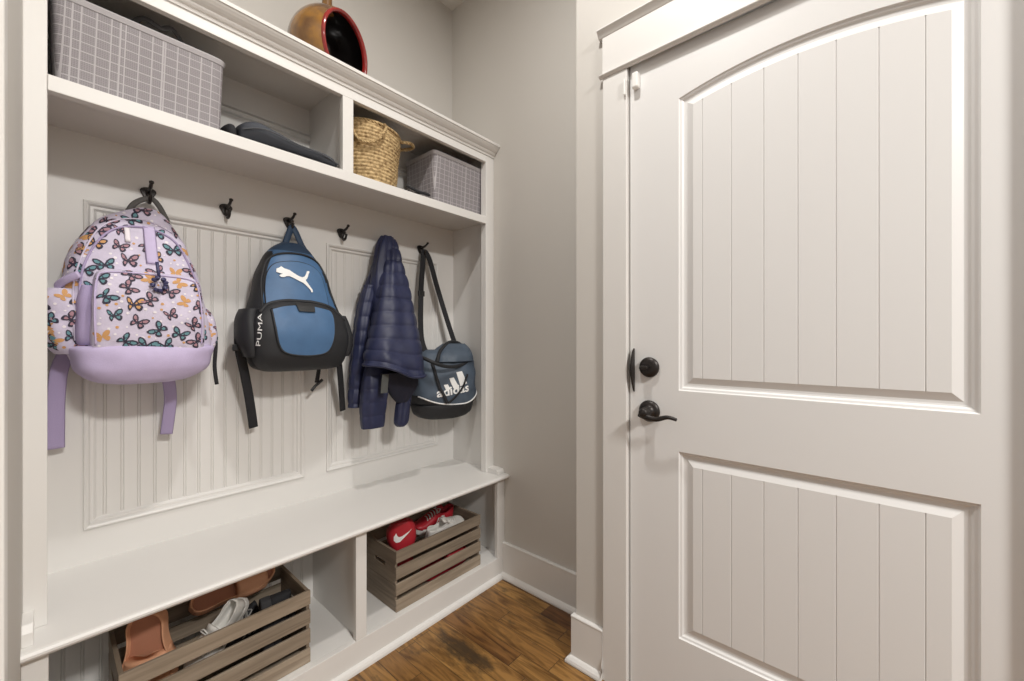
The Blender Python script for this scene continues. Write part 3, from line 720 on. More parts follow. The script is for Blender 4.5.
b = MB(); b.tube(curve([(.70, 1.60, 1.045), (.704, 1.62, 1.00), (.702, 1.63, .965)], 5), .008, n=8, flat=.002, up=(0, -1, 0)); st = b.build('strap_end', MBF, bb, smooth=True)
b = MB(); b.tube(curve([(.680, 1.625, .935), (.70, 1.628, .955), (.725, 1.63, .975)], 4), .006, n=6, flat=.004, up=(0, -1, 0)); b.build('buckle', MBP, st, smooth=True)

# ------------------------------------------------------------------ navy quilted jacket
jk = thing('jacket', (1.02, 1.60, .95), 'navy blue quilted jacket hung by its hood next to the dark duffel', 'jacket')
def fold(rows, n=40, m=90, quilt=.0, pitch=.05, ph=0.0, wob=.006, seed=0.0, e=2.2, skew=0.0):
    """a hanging fold of cloth; rows: (z, x0, x1, y front, y back); quilted bands swell between stitch lines that sag towards the middle"""
    out = []
    for z, a, c, yf, ybk in interp(rows, m):
        cx, cy, w, d = (a + c) / 2, (yf + ybk) / 2, (c - a) / 2, (ybk - yf) / 2
        r = []
        for k in range(n):
            t = 2 * PI * k / n; co_, si = math.cos(t), math.sin(t)
            q = 0
            if quilt:
                s = ((z + skew * co_) / pitch + ph) % 1.0; q = quilt * (abs(math.sin(PI * s)) ** .42 - .6)
            f = noise.noise(Vector((co_ * 2.2 + seed, si * 2.2, z * 5))) * wob
            r.append(Vector((cx + math.copysign(abs(co_) ** (2 / e), co_) * (w + q * .6 + f), cy + math.copysign(abs(si) ** (2 / e), si) * (d + q + f), z + skew * .0 * co_)))
        out.append(r)
    return out
def px(rows):
    """fold rows measured as (v, u0, u1, Y, depth in front of Y, depth behind it)"""
    o = []
    for v, u0, u1, Y, df, db in rows:
        a, c = at(u0, v, Y), at(u1, v, Y); o.append(((a.z + c.z) / 2, a.x, c.x, Y - df, Y + db))
    return o
def jfold(name, rows, quilt=.010, mats=MNAVY, **k):
    b = MB(); b.loft(fold(px(rows), quilt=quilt, **k)); return b.build(name, mats, jk, smooth=True)
jfold('back_panel', [(405, 350, 372, 1.64, .02, .03), (373, 350, 374, 1.64, .025, .03), (340, 353, 377, 1.64, .028, .03), (315, 356, 380, 1.64, .03, .03), (296, 361, 384, 1.64, .03, .03), (284, 366, 387, 1.64, .03, .03), (262, 374, 392, 1.645, .03, .025), (242, 380, 393, 1.645, .025, .025)], pitch=.062, quilt=.006, seed=4)
jfold('hood', [(318, 369, 390, 1.60, .03, .04), (290, 371, 393, 1.60, .035, .04), (265, 374, 396, 1.605, .035, .04), (246, 378, 396, 1.615, .03, .04), (236, 383, 393, 1.625, .015, .03)], quilt=0, wob=.014, seed=8)
FP = [(372, 366, 423, 1.485, .085, .075), (360, 367, 420, 1.495, .085, .08), (345, 370, 417, 1.51, .08, .075), (325, 373, 414, 1.53, .07, .07), (305, 376, 411, 1.55, .06, .06), (285, 379, 408, 1.57, .05, .05), (268, 382, 404, 1.585, .04, .045), (250, 385, 399, 1.605, .03, .04), (239, 387, 395, 1.62, .012, .03)]
R = fold(px(FP), n=56, m=170, quilt=.0085, pitch=.0575, ph=.25, seed=1.5, wob=.011, e=2.2)
z0_ = R[0][0].z
cxm = sum(p.x for p in R[0]) / len(R[0])
for r in R:      # the hem hangs lower at its right corner and dips in front; creases gather under the hood
    for p in r:
        k = max(0, 1 - (p.z - z0_) / .20) ** 1.6
        f = (p.x - cxm) / .12
        p.z -= .026 * f * k + .010 * k * math.sin(f * 3 + 1)
        p.y += .006 * math.sin(f * 7 + p.z * 20) * k
b = MB(); b.loft(R[::-1], cap=False); TJ = R[0]
b.build('front_panel', MNAVY, jk, smooth=True)
def shrink(r, k, dz): 
    c = sum(r, Vector()) / len(r); return [c + (p - c) * k + Vector((0, 0, dz)) for p in r]
b = MB(); b.loft([TJ, shrink(TJ, .93, .002), shrink(TJ, .74, .03), shrink(TJ, .50, .10)]); b.build('inner_lining', MNAVYL, jk, smooth=True)
b = MB(); b.tube(TJ + TJ[:2], .0065, n=8, cap=False); b.build('hem', MNAVY, jk, smooth=True)
jfold('lower_lining', [(402, 397, 406, 1.52, .015, .02), (394, 391, 412, 1.515, .025, .03), (384, 386, 417, 1.505, .035, .04), (372, 380, 416, 1.50, .04, .05)], quilt=0, mats=MNAVYL, m=30, wob=.006, seed=3)
jfold('sleeve', [(427, 362, 383, 1.535, .030, .03), (410, 361, 384, 1.535, .035, .035), (392, 362, 386, 1.53, .035, .035), (376, 364, 388, 1.53, .03, .035), (362, 368, 390, 1.53, .02, .03)], quilt=.003, pitch=.055, seed=11, e=2.6)
jfold('cuff', [(426, 398, 404, 1.525, .015, .015), (421, 395, 408, 1.525, .022, .022), (405, 396, 409, 1.53, .022, .022), (394, 398, 410, 1.53, .022, .022), (380, 398, 411, 1.525, .02, .02)], quilt=0, seed=14)
jfold('front_placket', [(407, 350, 361, 1.60, .02, .03), (380, 351, 363, 1.60, .02, .03), (340, 355, 367, 1.60, .02, .03), (310, 360, 371, 1.605, .02, .03), (285, 366, 377, 1.61, .015, .03)], quilt=.006, pitch=.060, ph=.5, seed=17)
b = MB(); a0 = at(386, 374, 1.455); b.loft([[Vector((a0.x - .016 - q, a0.y + w_, a0.z - h_)), Vector((a0.x + .014 - q, a0.y + w_, a0.z - h_)), Vector((a0.x + .014 - q, a0.y + w_ + .002, a0.z - h_)), Vector((a0.x - .016 - q, a0.y + w_ + .002, a0.z - h_))] for q, w_, h_ in ((0, 0, 0), (.001, .004, .03), (.004, .005, .075))]); b.build('care_tag', MTAG, jk)

# ------------------------------------------------------------------ duffel
df = thing('duffel_bag', (1.26, 1.57, .76), 'slate blue and black gym duffel hanging by a long black strap', 'bag', 'bags on the hooks')
rows = [(.812, 1.145, 1.418, 1.456, 1.662), (.848, 1.130, 1.430, 1.444, 1.668), (.89, 1.120, 1.438, 1.440, 1.672), (.96, 1.122, 1.440, 1.446, 1.672), (1.02, 1.135, 1.438, 1.465, 1.672), (1.065, 1.155, 1.430, 1.50, 1.668), (1.085, 1.18, 1.415, 1.54, 1.66)]
def taper(b):
    for v in b.bm.verts:      # the near end swings back to the wall
        k = max(0, (1.30 - v.co.x) / .18); v.co.y += k * .075 * (1.672 - v.co.y) / .23
    return b
b = MB(); b.loft(rings(rows, 110, e=2.9, wob=.012, seed=50)); taper(b)
for f in b.bm.faces:
    cc = f.calc_center_median()
    if cc.z < .829 + 2.0 * (cc.x - 1.28) ** 2: f.material_index = 1
T = b.bvh(); b.build('body', [MSLB, MBKN], df, smooth=True)
b = MB(); b.loft(rings([(.757, 1.19, 1.35, 1.50, 1.63), (.765, 1.165, 1.385, 1.475, 1.65), (.785, 1.142, 1.412, 1.458, 1.662), (.812, 1.132, 1.424, 1.446, 1.668), (.828, 1.130, 1.427, 1.443, 1.668)], 24, e=2.9, wob=.008, seed=51)); taper(b); b.build('base_panel', MBKN, df, smooth=True)
b = MB(); b.tube(on(T, [(p.x, p.z) for p in curve([(1.13, 0, .872), (1.16, 0, .854), (1.21, 0, .837), (1.28, 0, .830), (1.35, 0, .837), (1.40, 0, .858), (1.430, 0, .882)], 10)], .001), .0034, n=6); b.build('piping', MLOGO, df, smooth=True)
# rolled top with a round black rim at the right end
b = MB()
cr_ = [at(u, v, Y) for u, v, Y in ((437, 362, 1.50), (441, 350, 1.53), (450, 342, 1.55), (460, 344, 1.55), (468, 353, 1.53), (471, 364, 1.50), (470, 376, 1.475))]
b.tube(curve(cr_, 8), .0095, n=8); b.build('rim', MBKN, df, smooth=True)
b = MB(); b.loft(fold([(1.03, 1.20, 1.425, 1.455, 1.62), (1.06, 1.215, 1.418, 1.46, 1.62), (1.09, 1.25, 1.41, 1.485, 1.61), (1.115, 1.29, 1.395, 1.52, 1.59)], quilt=0, m=30, wob=.02, seed=60, e=2.4)); b.build('top_flap', MSLB, df, smooth=True)
b = MB(); b.tube(curve([at(416, 356, 1.53), at(424, 358, 1.49), at(433, 362, 1.46), at(445, 366, 1.447), at(457, 366, 1.45), at(467, 362, 1.475)], 6), .0085, n=8); b.build('zip_fold', MBKN, df, smooth=True)
# three slanted bars and the word below
b = MB()
def img(u, v):
    o = Vector((0, 0, EYE)); h = T.ray_cast(o, (at(u, v, 1.44) - o).normalized())[0]
    q = h if h is not None else at(u, v, 1.45)
    return (q.x, q.z)
for q in (((456, 372), (461.5, 371), (466.5, 383), (460, 386)), ((449, 378), (453.5, 377), (459, 387), (453.5, 388.5)), ((443.5, 384.5), (447.5, 384), (450.5, 389), (446, 390))):
    patch(b, T, [img(*p) for p in q], .003, 2)
e_ = b.build('emblem', MLOGO, df); e_['label'] = 'three white slanted bars'
t = text_bm('adidas', .088, .0022)
bmesh.ops.subdivide_edges(t, edges=t.edges[:], cuts=1)
l_, r_ = img(436.5, 393), img(468, 386.5); wd_ = r_[0] - l_[0]
wx = max(v.co.x for v in t.verts) * 2
for v in t.verts:
    k = v.co.x / wx; v.co.x = (l_[0] + r_[0]) / 2 + k * wd_; v.co.y = v.co.y * .62 + (l_[1] + r_[1]) / 2 + (r_[1] - l_[1]) * k
b = MB(); lay(b, T, t, .003); t.free()
b.build('lettering', MLOGO, df)
# hand straps crossing the front
b = MB(); b.tube(on(T, [(p.x, p.z) for p in curve([tuple((img(u, v)[0], 0, img(u, v)[1])) for u, v in ((432, 362), (436, 376), (441, 390), (447, 402))], 8)], .008), .0078, n=8, flat=.0025, up=(0, -1, 0)); b.build('carry_strap', MBF, df, smooth=True)
b = MB(); b.tube(on(T, [(p.x, p.z) for p in curve([tuple((img(u, v)[0], 0, img(u, v)[1])) for u, v in ((466, 374), (463, 385), (456, 395), (448, 402))], 8)], .009), .0060, n=8, flat=.0025, up=(0, -1, 0)); b.build('carry_strap', MBF, df, smooth=True)
hx, hz = 1.2337, 1.561
b = MB(); b.tube(curve([(1.19, 1.57, 1.06), (1.185, 1.61, 1.15), (1.205, 1.64, 1.35), (1.222, 1.648, 1.50), (1.2337, 1.652, 1.565), (1.262, 1.648, 1.535), (1.30, 1.635, 1.40), (1.35, 1.61, 1.22), (1.385, 1.58, 1.08)], 8), .0155, n=8, flat=.0022, up=(0, -1, 0)); st = b.build('shoulder_strap', MBF, df, smooth=True)
b = MB().box(1.192, 1.226, 1.636, 1.648, 1.345, 1.372); b.build('strap_slider', MBP, st, bevel=.003)

# ------------------------------------------------------------------ storage bins on the shelf
SZ = 1.738
def make_bin(name, x0, x1, y0, y1, h, label, group, lid=None):
    r = thing(name, ((x0 + x1) / 2, (y0 + y1) / 2, SZ), label, 'storage bin', group)
    ta = .007
    b = MB()
    out = [ring(SZ + .0005 + q * h, x0 + ta * (1 - q), x1 - ta * (1 - q), y0 + ta * (1 - q), y1 - ta * (1 - q), 64, 14) for q in (0, .02, .3, .6, .93)]
    inn = [ring(SZ + q * h, x0 + ta * (1 - q) + .003, x1 - ta * (1 - q) - .003, y0 + ta * (1 - q) + .003, y1 - ta * (1 - q) - .003, 64, 14) for q in (.93, .5, .03)]
    b.loft(out + inn); b.build('basket_body', MBIN, r, smooth=False)
    b = MB()
    b.loft([ring(SZ + h * .93, x0 - .001, x1 + .001, y0 - .001, y1 + .001, 64, 14), ring(SZ + h * .985, x0 - .004, x1 + .004, y0 - .004, y1 + .004, 64, 14), ring(SZ + h, x0 - .003, x1 + .003, y0 - .003, y1 + .003, 64, 14),
            ring(SZ + h, x0 + .006, x1 - .006, y0 + .006, y1 - .006, 64, 14), ring(SZ + h * .93, x0 + .007, x1 - .007, y0 + .007, y1 - .007, 64, 14), ring(SZ + h * .93, x0 - .001, x1 + .001, y0 - .001, y1 + .001, 64, 14)], cap=False)
    b.build('rim', MBIN2, r, bevel=0)
    return r
make_bin('storage_bin', .008, .351, 1.428, 1.655, .214, 'large grey plaid plastic bin at the left end of the upper shelf', 'grey plastic bins')
make_bin('storage_bin', 1.122, 1.434, 1.430, 1.655, .230, 'smaller grey plaid plastic bin at the right end of the upper shelf', 'grey plastic bins')
b = MB(); b.loft(rings([(1.80, .06, .30, 1.46, 1.62), (1.90, .05, .31, 1.46, 1.63), (1.95, .06, .325, 1.46, 1.63), (1.985, .12, .325, 1.49, 1.62), (1.992, .18, .3, 1.53, 1.6)], 24, e=2.6, wob=.02, seed=70))
ba = b.build('cloth_bag', MBF, smooth=True); tag(ba, 'black cloth bag stuffed in the large bin with its top showing', 'bag')
b = MB(); b.tube(curve([(.15, 1.50, 1.975), (.175, 1.47, 1.998), (.21, 1.46, 1.985), (.235, 1.462, 1.998), (.27, 1.49, 1.975)], 6), .008, n=8, flat=.003, up=(0, -1, .3)); b.build('strap', mat('grey webbing', (.11, .11, .115), .8), ba, smooth=True)

# ------------------------------------------------------------------ flat dark pouch
gm = thing('travel_pouch', (.52, 1.5, SZ), 'flat charcoal cloth pouch lying on the shelf beside the large bin', 'pouch')
rr = []
for x, h, ya, yb_ in interp([(.388, .012, 1.46, 1.58), (.394, .058, 1.425, 1.60), (.43, .078, 1.41, 1.61), (.48, .070, 1.405, 1.615), (.54, .048, 1.402, 1.615), (.60, .046, 1.402, 1.61), (.65, .040, 1.405, 1.60), (.682, .030, 1.42, 1.585), (.694, .006, 1.46, 1.55)], 44):
    cy, hw = (ya + yb_) / 2, (yb_ - ya) / 2
    rr.append([Vector((x, cy + hw * math.copysign(abs(math.cos(t)) ** .8, math.cos(t)), SZ + .001 + h / 2 + h / 2 * math.copysign(abs(math.sin(t)) ** .75, math.sin(t)) + (.004 * noise.noise(Vector((x * 18, t, 3))) if math.sin(t) > 0 else 0))) for t in [2 * PI * k / 32 for k in range(32)]])
b = MB(); b.loft(rr); b.build('pouch_body', MGAR, gm, smooth=True)
b = MB(); b.tube(curve([(.392, 1.42, SZ + .03), (.45, 1.398, SZ + .042), (.54, 1.394, SZ + .028), (.62, 1.396, SZ + .024), (.685, 1.415, SZ + .015)], 8), .0025, n=6); b.build('seam', mat('seam grey', (.07, .075, .085), .7), gm, smooth=True)
b = MB(); b.loft(rings([(SZ + .001, .354, .387, 1.44, 1.56), (SZ + .02, .353, .388, 1.43, 1.57), (SZ + .042, .355, .387, 1.44, 1.56), (SZ + .05, .36, .383, 1.46, 1.53)], 12, e=2.4, wob=.008)); b.build('end_flap', MBF, gm, smooth=True)

# ------------------------------------------------------------------ seagrass basket
sb = thing('straw_basket', (.865, 1.525, SZ), 'round braided straw basket with loop handles on the upper shelf', 'basket')
cx, cy = .868, 1.528
b = MB(); R = []
H_ = .222
def brad(q): return .098 + .020 * math.sin(q * PI * .55) + .002 * math.sin(q * 9)
n = 96; rows_ = 17
for k in range(rows_ * 6 + 1):
    q = k / (rows_ * 6); ph = (q * rows_) % 1; row = int(q * rows_)
    r = []
    for i in range(n):
        t = 2 * PI * i / n
        pl = math.sin(t * 26 + (PI if row % 2 else 0)) * .0016
        rr_ = brad(q) + .0034 * abs(math.sin(PI * ph)) + pl * abs(math.sin(PI * ph)) + .004 * math.sin(2 * t + 1) * q
        r.append(Vector((cx + rr_ * math.cos(t), cy + rr_ * math.sin(t), SZ + .001 + q * H_ + (.006 * math.sin(2 * t + .6) * q))))
    R.append(r)
R.append([p + (Vector((cx, cy, p.z)) - p).normalized() * .008 for p in R[-1]])
R.append([Vector((cx + .095 * math.cos(2 * PI * i / n), cy + .095 * math.sin(2 * PI * i / n), SZ + .02)) for i in range(n)])
b.loft(R); b.build('woven_body', MSTRAW, sb, smooth=True)
def braid(b, pts, r):
    pts = curve(pts, 14)
    for k in range(3):
        q = []
        for i, p in enumerate(pts):
            t = (pts[min(i + 1, len(pts) - 1)] - pts[max(i - 1, 0)]).normalized(); a = t.orthogonal().normalized(); c2 = t.cross(a)
            an = i * .55 + k * 2 * PI / 3; q.append(p + (a * math.cos(an) + c2 * math.sin(an)) * r * .55)
        b.tube(q, r * .62, n=6)
b = MB(); braid(b, [(cx + .118 * math.cos(2 * PI * i / 16), cy + .118 * math.sin(2 * PI * i / 16), SZ + H_ + .002 + .006 * math.sin(4 * PI * i / 16 + .6)) for i in range(17)], .0062); b.build('braided_rim', MSTRAW, sb, smooth=True)
b = MB(); braid(b, [(cx - .005, cy - .122, SZ + H_ + .004), (cx - .004, cy - .130, SZ + H_ - .015), (cx - .03, cy - .130, SZ + H_ - .06), (cx - .06, cy - .118, SZ + H_ - .082), (cx - .088, cy - .098, SZ + H_ - .08), (cx - .104, cy - .075, SZ + H_ - .05), (cx - .106, cy - .062, SZ + H_)], .0052); b.build('loop_handle', MSTRAW, sb, smooth=True)
b = MB(); braid(b, [(cx + .106, cy - .060, SZ + H_ - .004), (cx + .150, cy - .070, SZ + H_ + .002), (cx + .178, cy - .045, SZ + H_ + .002), (cx + .160, cy - .002, SZ + H_), (cx + .116, cy + .020, SZ + H_ - .004)], .0065); b.build('loop_handle', MSTRAW, sb, smooth=True)
b = MB(); b.loft(rings([(SZ + .03, .81, .93, 1.47, 1.59), (SZ + .20, .80, .93, 1.46, 1.60), (SZ + .245, .80, .90, 1.47, 1.58), (SZ + .262, .815, .875, 1.49, 1.55)], 16, e=2.2, wob=.014, seed=4)); o = b.build('knit_hat', MBF, smooth=True)
tag(o, 'black cloth item poking out of the straw basket', 'hat')
b = MB(); b.tube(curve([(1.03, 1.50, SZ + .008), (1.045, 1.46, SZ + .022), (1.062, 1.425, SZ + .020), (1.070, 1.402, SZ + .008), (1.05, 1.400, SZ + .008), (1.02, 1.41, SZ + .012), (.992, 1.42, SZ + .022), (.985, 1.435, SZ + .03)], 7), .0075, n=8, flat=.0055, up=(0, -.3, 1)); o = b.build('strap_coil', MBF, smooth=True)
tag(o, 'black strap lying on the shelf between straw basket and smaller bin', 'strap')

# ------------------------------------------------------------------ lacquered vessel on the crown
vs = thing('lacquer_vessel', (.70, 1.52, 2.068), 'red and gold lacquered round vessel lying open on top of the hall tree', 'vase')
cV = Vector((.700, 1.515, 2.068 + .142)); aV = Vector((.42, -.90, -.10)).normalized()
b = MB(); Rv = .140
pr = []
for k in range(22): 
    t = PI - (PI - 1.02) * k / 21; pr.append((Rv * math.sin(t), Rv * 1.0 * math.cos(t)))
rim = pr[-1]
b.lathe(pr, cV, n=48, axis=aV); b.build('outer_shell', MLAC, vs, smooth=True)
b = MB(); r0, h0_ = rim
b.lathe([(r0 + .001, h0_ - .010), (r0 + .003, h0_), (r0, h0_ + .006), (r0 - .005, h0_ + .007), (r0 - .010, h0_ + .002), (r0 - .010, h0_ - .010)], cV, n=48, axis=aV); b.build('rim', MLACR, vs, smooth=True)
b = MB(); b.lathe([(r0 - .010, h0_ - .006)] + [(r * .94, h * .94) for r, h in pr[::-1]], cV, n=48, axis=aV); b.build('inner_shell', MLACB, vs, smooth=True)
b = MB(); b.tube(curve([(.690, 1.505, 2.335), (.686, 1.505, 2.37), (.690, 1.503, 2.41), (.71, 1.50, 2.45)], 5), [.020 - .0004 * i for i in range(16)], n=14); b.build('stem', MLAC, vs, smooth=True)

# ------------------------------------------------------------------ crates
def make_crate(label):
    """a slatted crate .42 wide; built at the origin, end boards with a hand hole"""
    W, D, Hc, t = .445, .232, .230, .010
    r = thing('wooden_crate', (0, 0, 0), label, 'crate', 'wooden crates in the bench cubbies')
    for sx in (-1, 1):
        x0, x1 = (-W / 2 + .0, -W / 2 + t) if sx < 0 else (W / 2 - t, W / 2)
        b = MB(); hw, hz0, hz1 = .036, .152, .168
        y0, y1 = -D / 2 + .009, D / 2 - .009
        out = [(y0, .001), (y1, .001), (y1, Hc - .002), (y0, Hc - .002)]
        b.box(x0, x1, y0, y1, .001, .100); b.box(x0, x1, y0, y1, .1015, hz0); b.box(x0, x1, y0, -hw, hz0, hz1); b.box(x0, x1, hw, y1, hz0, hz1); b.box(x0, x1, y0, y1, hz1, Hc - .002)
        b.build('end_panel', MCRATEY, r, bevel=.0008)
    for k in range(4):
        z0 = .001 + k * .0615
        for y0, y1 in ((-D / 2, -D / 2 + .009), (D / 2 - .009, D / 2)):
            MB().box(-W / 2, W / 2, y0, y1, z0, z0 + .0445).build('slat', MCRATE, r, bevel=.0012)
    for k in range(3):
        y0 = -D / 2 + .010 + k * .0715
        MB().box(-W / 2 + t, W / 2 - t, y0, y0 + .067, .003, .011).build('bottom_board', MCRATE, r, bevel=.001)
    return r
ca_ = make_crate('weathered wooden crate of shoes in the cubby at the left')
ca_.location = (.3385, 1.462, .1)
cb_ = copy_tree(ca_); cb_.location = (1.096, 1.458, .1)
cb_['label'] = 'weathered wooden crate with a red slide in the cubby near the right wall'

# ------------------------------------------------------------------ footwear; every shoe is built along +x (heel at 0), sole down, then placed
def outline(L, w, n=40):
    """half widths along the length of a foot shape"""
    out = []
    for k in range(n + 1):
        s = k / n
        hw = w * (.70 * (1 - (1 - min(s / .16, 1)) ** 2) ** .5 if s < .16 else .70 + .30 * (math.sin((s - .16) / .55 * PI / 2) ** 2 if s < .71 else 1 - 0) ) if s < .71 else w * max(0, 1 - ((s - .71) / .29) ** 2.2) ** .5
        if .2 < s < .6: hw *= 1 - .10 * math.sin((s - .2) / .4 * PI)
        out.append((s * L, max(hw, .0006)))
    return out
def place(objs_mb, M):
    for b in objs_mb: b.xform(M)
def slide(name, label, M, sole, bed, strap, group=None, w=.047, L=.25, swoosh=False, bandz=.055, band=(.46, .82)):
    ol = outline(L, w)
    def loop(k, z): return [Vector((x * k + L * (1 - k) / 2, y * (1 if k == 1 else (1 - (1 - k) * 2.2)), z)) for x, y in ol] + [Vector((x * k + L * (1 - k) / 2, -y * (1 if k == 1 else (1 - (1 - k) * 2.2)), z)) for x, y in ol[::-1]]
    s = MB(); s.loft([loop(.95, 0), loop(1, .006), loop(1.0, .034), loop(.985, .042), loop(.955, .042), loop(.935, .034), loop(.93, .030)])
    fb = MB(); fb.loft([loop(.93, .028), loop(.92, .031)])
    st = MB(); rr = []
    for k in range(13):
        q = k / 12; x = L * (band[0] + (band[1] - band[0]) * q)
        hw = [h for xx, h in ol if xx <= x][-1] + .004; top = bandz + .012 - .018 * q
        pts = []
        for i in range(17):
            t = PI * i / 16; pts.append(Vector((x + .012 * math.sin(t), hw * math.copysign(abs(math.cos(t)) ** .6, math.cos(t)), .012 + top * abs(math.sin(t)) ** .7)))
        pin = [Vector((p.x, p.y * .9, .012 + (p.z - .012) * .9)) for p in pts[::-1]]
        rr.append(pts + pin)
    st.loft(rr)
    T = st.bvh(); parts = [s, fb, st]
    if swoosh:
        sw = MB(); o = [(.006 - .30 * b_, .9 * a_) if 0 else (b_ * 1.15, -a_ * 1.05) for a_, b_ in ((-.024, .012), (-.034, .000), (-.035, -.012), (-.028, -.020), (-.014, -.020), (.036, .012), (-.006, -.003), (-.016, -.003), (-.021, .002))]
        bm = bmesh.new(); vv = [bm.verts.new((L * .80 + a, b_, 0)) for a, b_ in o]; bmesh.ops.triangle_fill(bm, use_beauty=True, edges=[bm.edges.new((vv[i], vv[(i + 1) % len(vv)])) for i in range(len(vv))])
        bmesh.ops.subdivide_edges(bm, edges=bm.edges[:], cuts=2)
        idx = {}
        for v in bm.verts:
            h, nn, i, d = T.ray_cast(Vector((v.co.x, v.co.y, .3)), Vector((0, 0, -1))); idx[v.index] = sw.bm.verts.new((h if h else v.co) + Vector((0, 0, .0012)))
        bm.verts.index_update()
        for f in bm.faces: sw.face([idx[v.index] for v in f.verts])
        bm.free(); parts.append(sw)
    place(parts, M)
    o = thing(name, M @ Vector((L / 2, 0, 0)), label, 'shoe', group)
    s.build('sole', sole, o, smooth=False, bevel=.002); fb.build('footbed', bed, o); st.build('strap', strap, o, smooth=True)
    if swoosh: sw.build('check_mark', MLOGO, o)
    return o
def sneaker(name, label, M, upm, solem, lacem, stripem, group=None, L=.25, w=.044):
    ol = outline(L, w)
    def hw(s): return ol[min(int(s * 40), 40)][1]
    sole = MB(); f = lambda k, z: [Vector((x, y * k, z + .010 * max(0, (x / L - .8) / .2) ** 2)) for x, y in ol] + [Vector((x, -y * k, z + .010 * max(0, (x / L - .8) / .2) ** 2)) for x, y in ol[::-1]]
    sole.loft([f(.93, 0), f(1.02, .006), f(1.04, .020), f(1.0, .028)])
    u = MB(); R = []; n = 28
    hs = [(0.0, .075), (.04, .088), (.12, .084), (.25, .070), (.38, .072), (.46, .084), (.55, .078), (.68, .062), (.80, .050), (.92, .042), (.985, .032)]
    for k in range(45):
        s = .01 + .975 * k / 44
        h = 0
        for (a, b_), (c, d) in zip(hs, hs[1:]):
            if a <= s <= c: h = b_ + (d - b_) * (s - a) / (c - a)
        W = hw(s) * .97; r = []
        for i in range(n + 1):
            a = -1 + 2 * i / n
            x = s * L; y = W * math.sin(a * PI / 2) ; z = .024 + (h - .024) * max(0, 1 - abs(a) ** 2.6) ** .75 if s > .44 or abs(a) > .55 else 0
            if s <= .44 and .035 < s and abs(a) <= .55:
                y = W * .80 * a / .55 * .9; z = .030
                if abs(a) > .40: z = h * .98 if abs(a) > .47 else .045; y = W * (.72 if abs(a) > .47 else .60) * math.copysign(1, a)
            elif s <= .035 and abs(a) <= .55: z = h
            r.append(Vector((x, y, z + .008 * max(0, (s - .8) / .2) ** 2)))
        R.append(r)
    u.loft(R, closed=False, cap=False)
    la = MB()
    for k in range(5):
        s = .48 + .055 * k; h = [b_ for a, b_ in hs if a <= s][-1]; h2 = .084 - (s - .46) * .105
        la.tube(curve([(s * L - .004, -.020, h2 - .006), (s * L, -.008, h2 + .004), (s * L + .003, .008, h2 + .004), (s * L + .006, .020, h2 - .006)], 4), .0034, n=6, flat=.0018, up=(0, 0, 1))
    la.tube(curve([(.47 * L, -.004, .090), (.45 * L, -.018, .094), (.49 * L, -.026, .085), (.49 * L, -.006, .090)], 6), .002, n=6); la.tube(curve([(.47 * L, .004, .090), (.44 * L, .018, .094), (.50 * L, .026, .084), (.49 * L, .006, .090)], 6), .002, n=6)
    sps = []; T = u.bvh()
    for sd in (-1, 1):
        sp = MB(); sps.append(sp)
        for k in range(3):
            s0 = .40 + .075 * k
            bm = bmesh.new(); vv = [bm.verts.new(p) for p in ((s0 * L, .026, 0), (s0 * L + .008, .026, 0), (s0 * L - .012, .060, 0), (s0 * L - .020, .060, 0))]; bm.faces.new(vv); bmesh.ops.subdivide_edges(bm, edges=bm.edges[:], cuts=3, use_grid_fill=True)
            idx = {}
            bm.verts.index_update()
            for v in bm.verts:
                h, nn, i, d = T.ray_cast(Vector((v.co.x, .2 * sd, v.co.y)), Vector((0, -sd, 0))); idx[v.index] = sp.bm.verts.new(h + Vector((0, sd * .0015, 0))) if h is not None else None
            for fc in bm.faces:
                q = [idx[v.index] for v in fc.verts]
                if all(q): sp.face(q)
            bm.free()
    tg = MB(); tg.loft([[Vector((x * L, y * (.016 if x < .5 else .014), z)) for y, z in ((-1, zz - .004), (0, zz), (1, zz - .004), (1, zz - .010), (-1, zz - .010))] for x, zz in ((.36, .104), (.42, .097), (.50, .086), (.62, .071))])
    place([sole, u, la, tg] + sps, M)
    o = thing(name, M @ Vector((L / 2, 0, 0)), label, 'shoe', group)
    sole.build('sole', solem, o, smooth=False, bevel=.002); uo = u.build('upper', upm, o, smooth=True)
    so = uo.modifiers.new('thick', 'SOLIDIFY'); so.thickness = .003; so.offset = -1
    la.build('laces', lacem, o, smooth=True); tg.build('tongue', upm, o, smooth=True)
    for sp in sps:
        if len(sp.bm.faces): sp.build('stripes', stripem, o)
    return o
def pose(loc, x_dir, up_dir):
    """heel at loc, toes towards x_dir, the sole's upper side towards up_dir"""
    x = Vector(x_dir).normalized(); z = Vector(up_dir); z = (z - x * z.dot(x)).normalized(); y = z.cross(x)
    return Matrix(((x.x, y.x, z.x, loc[0]), (x.y, y.y, z.y, loc[1]), (x.z, y.z, z.z, loc[2]), (0, 0, 0, 1)))
# left crate
slide('foam_slide', 'peach foam slide standing heel up at the left end of the shoe crate', pose((.190, 1.474, .412), (.03, -.02, -1), (-.50, -1, .12)), MPEACH, MPEACHD, MPEACH, 'peach foam slides', w=.057, bandz=.034, L=.235)
slide('foam_slide', 'peach foam slide lying on its side behind the white sneaker', pose((.283, 1.535, .318), (1, .02, .12), (-.1, -.75, .65)), MPEACH, MPEACHD, MPEACH, 'peach foam slides', w=.044, bandz=.04, L=.235)
sneaker('sneaker', 'white sneaker with black stripes and laces in the shoe crate', pose((.412, 1.446, .335), (-.64, -.02, -.70), (-.50, -.68, .55)), MSHW, MSHW, MSHW, MBF, L=.20, w=.036)
sneaker('sneaker', 'charcoal mesh shoe at the back of the shoe crate behind the black one', pose((.535, 1.520, .172), (-1, .0, .0), (0, -.1, 1)), MDK, MDK, MSHG, MSHG, L=.22)
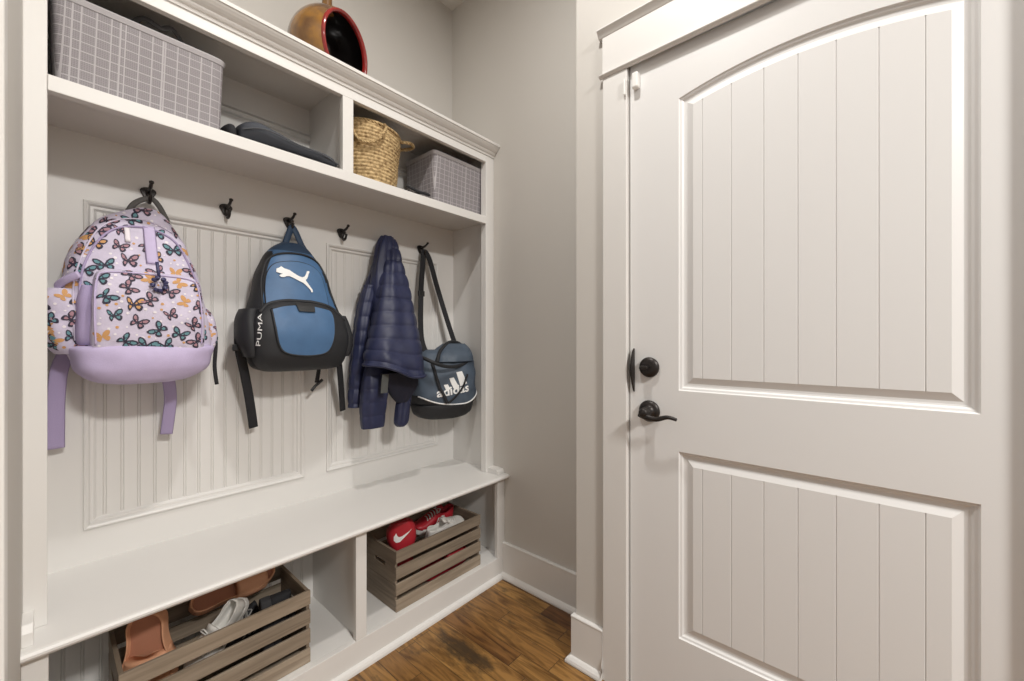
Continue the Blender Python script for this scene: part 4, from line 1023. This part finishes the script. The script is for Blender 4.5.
sneaker('sneaker', 'black shoe standing heel up beside the white sneaker', pose((.440, 1.424, .325), (.02, 0, -1), (1, -.1, .1)), MBF, MDK, MDK, MDK, L=.20, w=.034)
# right crate
slide('slide_sandal', 'red slide with a white curved check mark standing in the crate next to the wall', pose((.980, 1.458, .190), (-.12, -.08, 1), (-.45, -1, -.05)), MRED, MRED, MRED, swoosh=True, w=.054, L=.225, bandz=.05, band=(.48, .97))
sneaker('sneaker', 'white sneaker with loose laces on top beside the red slide', pose((1.055, 1.412, .262), (1, .0, .12), (-.1, -.40, 1)), MSHW, MRED, MSHW, MRED, L=.21, w=.036)
sneaker('sneaker', 'red shoe with white laces behind the loosely laced white sneaker', pose((1.285, 1.512, .262), (-1, -.0, .06), (.05, -.15, .9)), MRED, MSHW, MSHW, MSHW, L=.22, w=.038)
slide('slide_sandal', 'red slide at the bottom of the crate seen through its slats', pose((1.04, 1.415, .118), (1, 0, .06), (0, -.1, 1)), MRED, MRED, MRED, w=.045)


# ------------------------------------------------------------------ light
wd = bpy.data.worlds.new('world'); SC.world = wd; wd.use_nodes = True
bg = wd.node_tree.nodes['Background']; bg.inputs[0].default_value = (1, .98, .955, 1); bg.inputs[1].default_value = .40
def disk_lamp(name, loc, e, size=.14, col=(1, .975, .94)):
    l = bpy.data.lights.new(name, 'AREA'); l.shape = 'DISK'; l.size = size; l.energy = e; l.color = col
    o = bpy.data.objects.new(name, l); COL.objects.link(o); o.location = loc
    return o
disk_lamp('ceiling_or_fill_lamp', (.55, .52, ZC - .02), 17, .10)
disk_lamp('ceiling_or_fill_lamp', (.30, -1.9, ZC - .02), 125, .5)  # added soft fill behind the camera, not a known ceiling fitting

# ------------------------------------------------------------------ camera
cam = bpy.data.cameras.new('camera'); cam.sensor_width = 36; cam.lens = F * 36 / 1024; cam.clip_start = .01
co = bpy.data.objects.new('camera', cam); COL.objects.link(co); co.location = (0, 0, EYE); co.rotation_euler = (PI / 2, 0, AX - PI / 2)
SC.camera = co
SC.view_settings.view_transform = 'Standard'; SC.view_settings.look = 'None'; SC.view_settings.gamma = 1; SC.view_settings.use_curve_mapping = False
SC.view_settings.exposure = 0.06
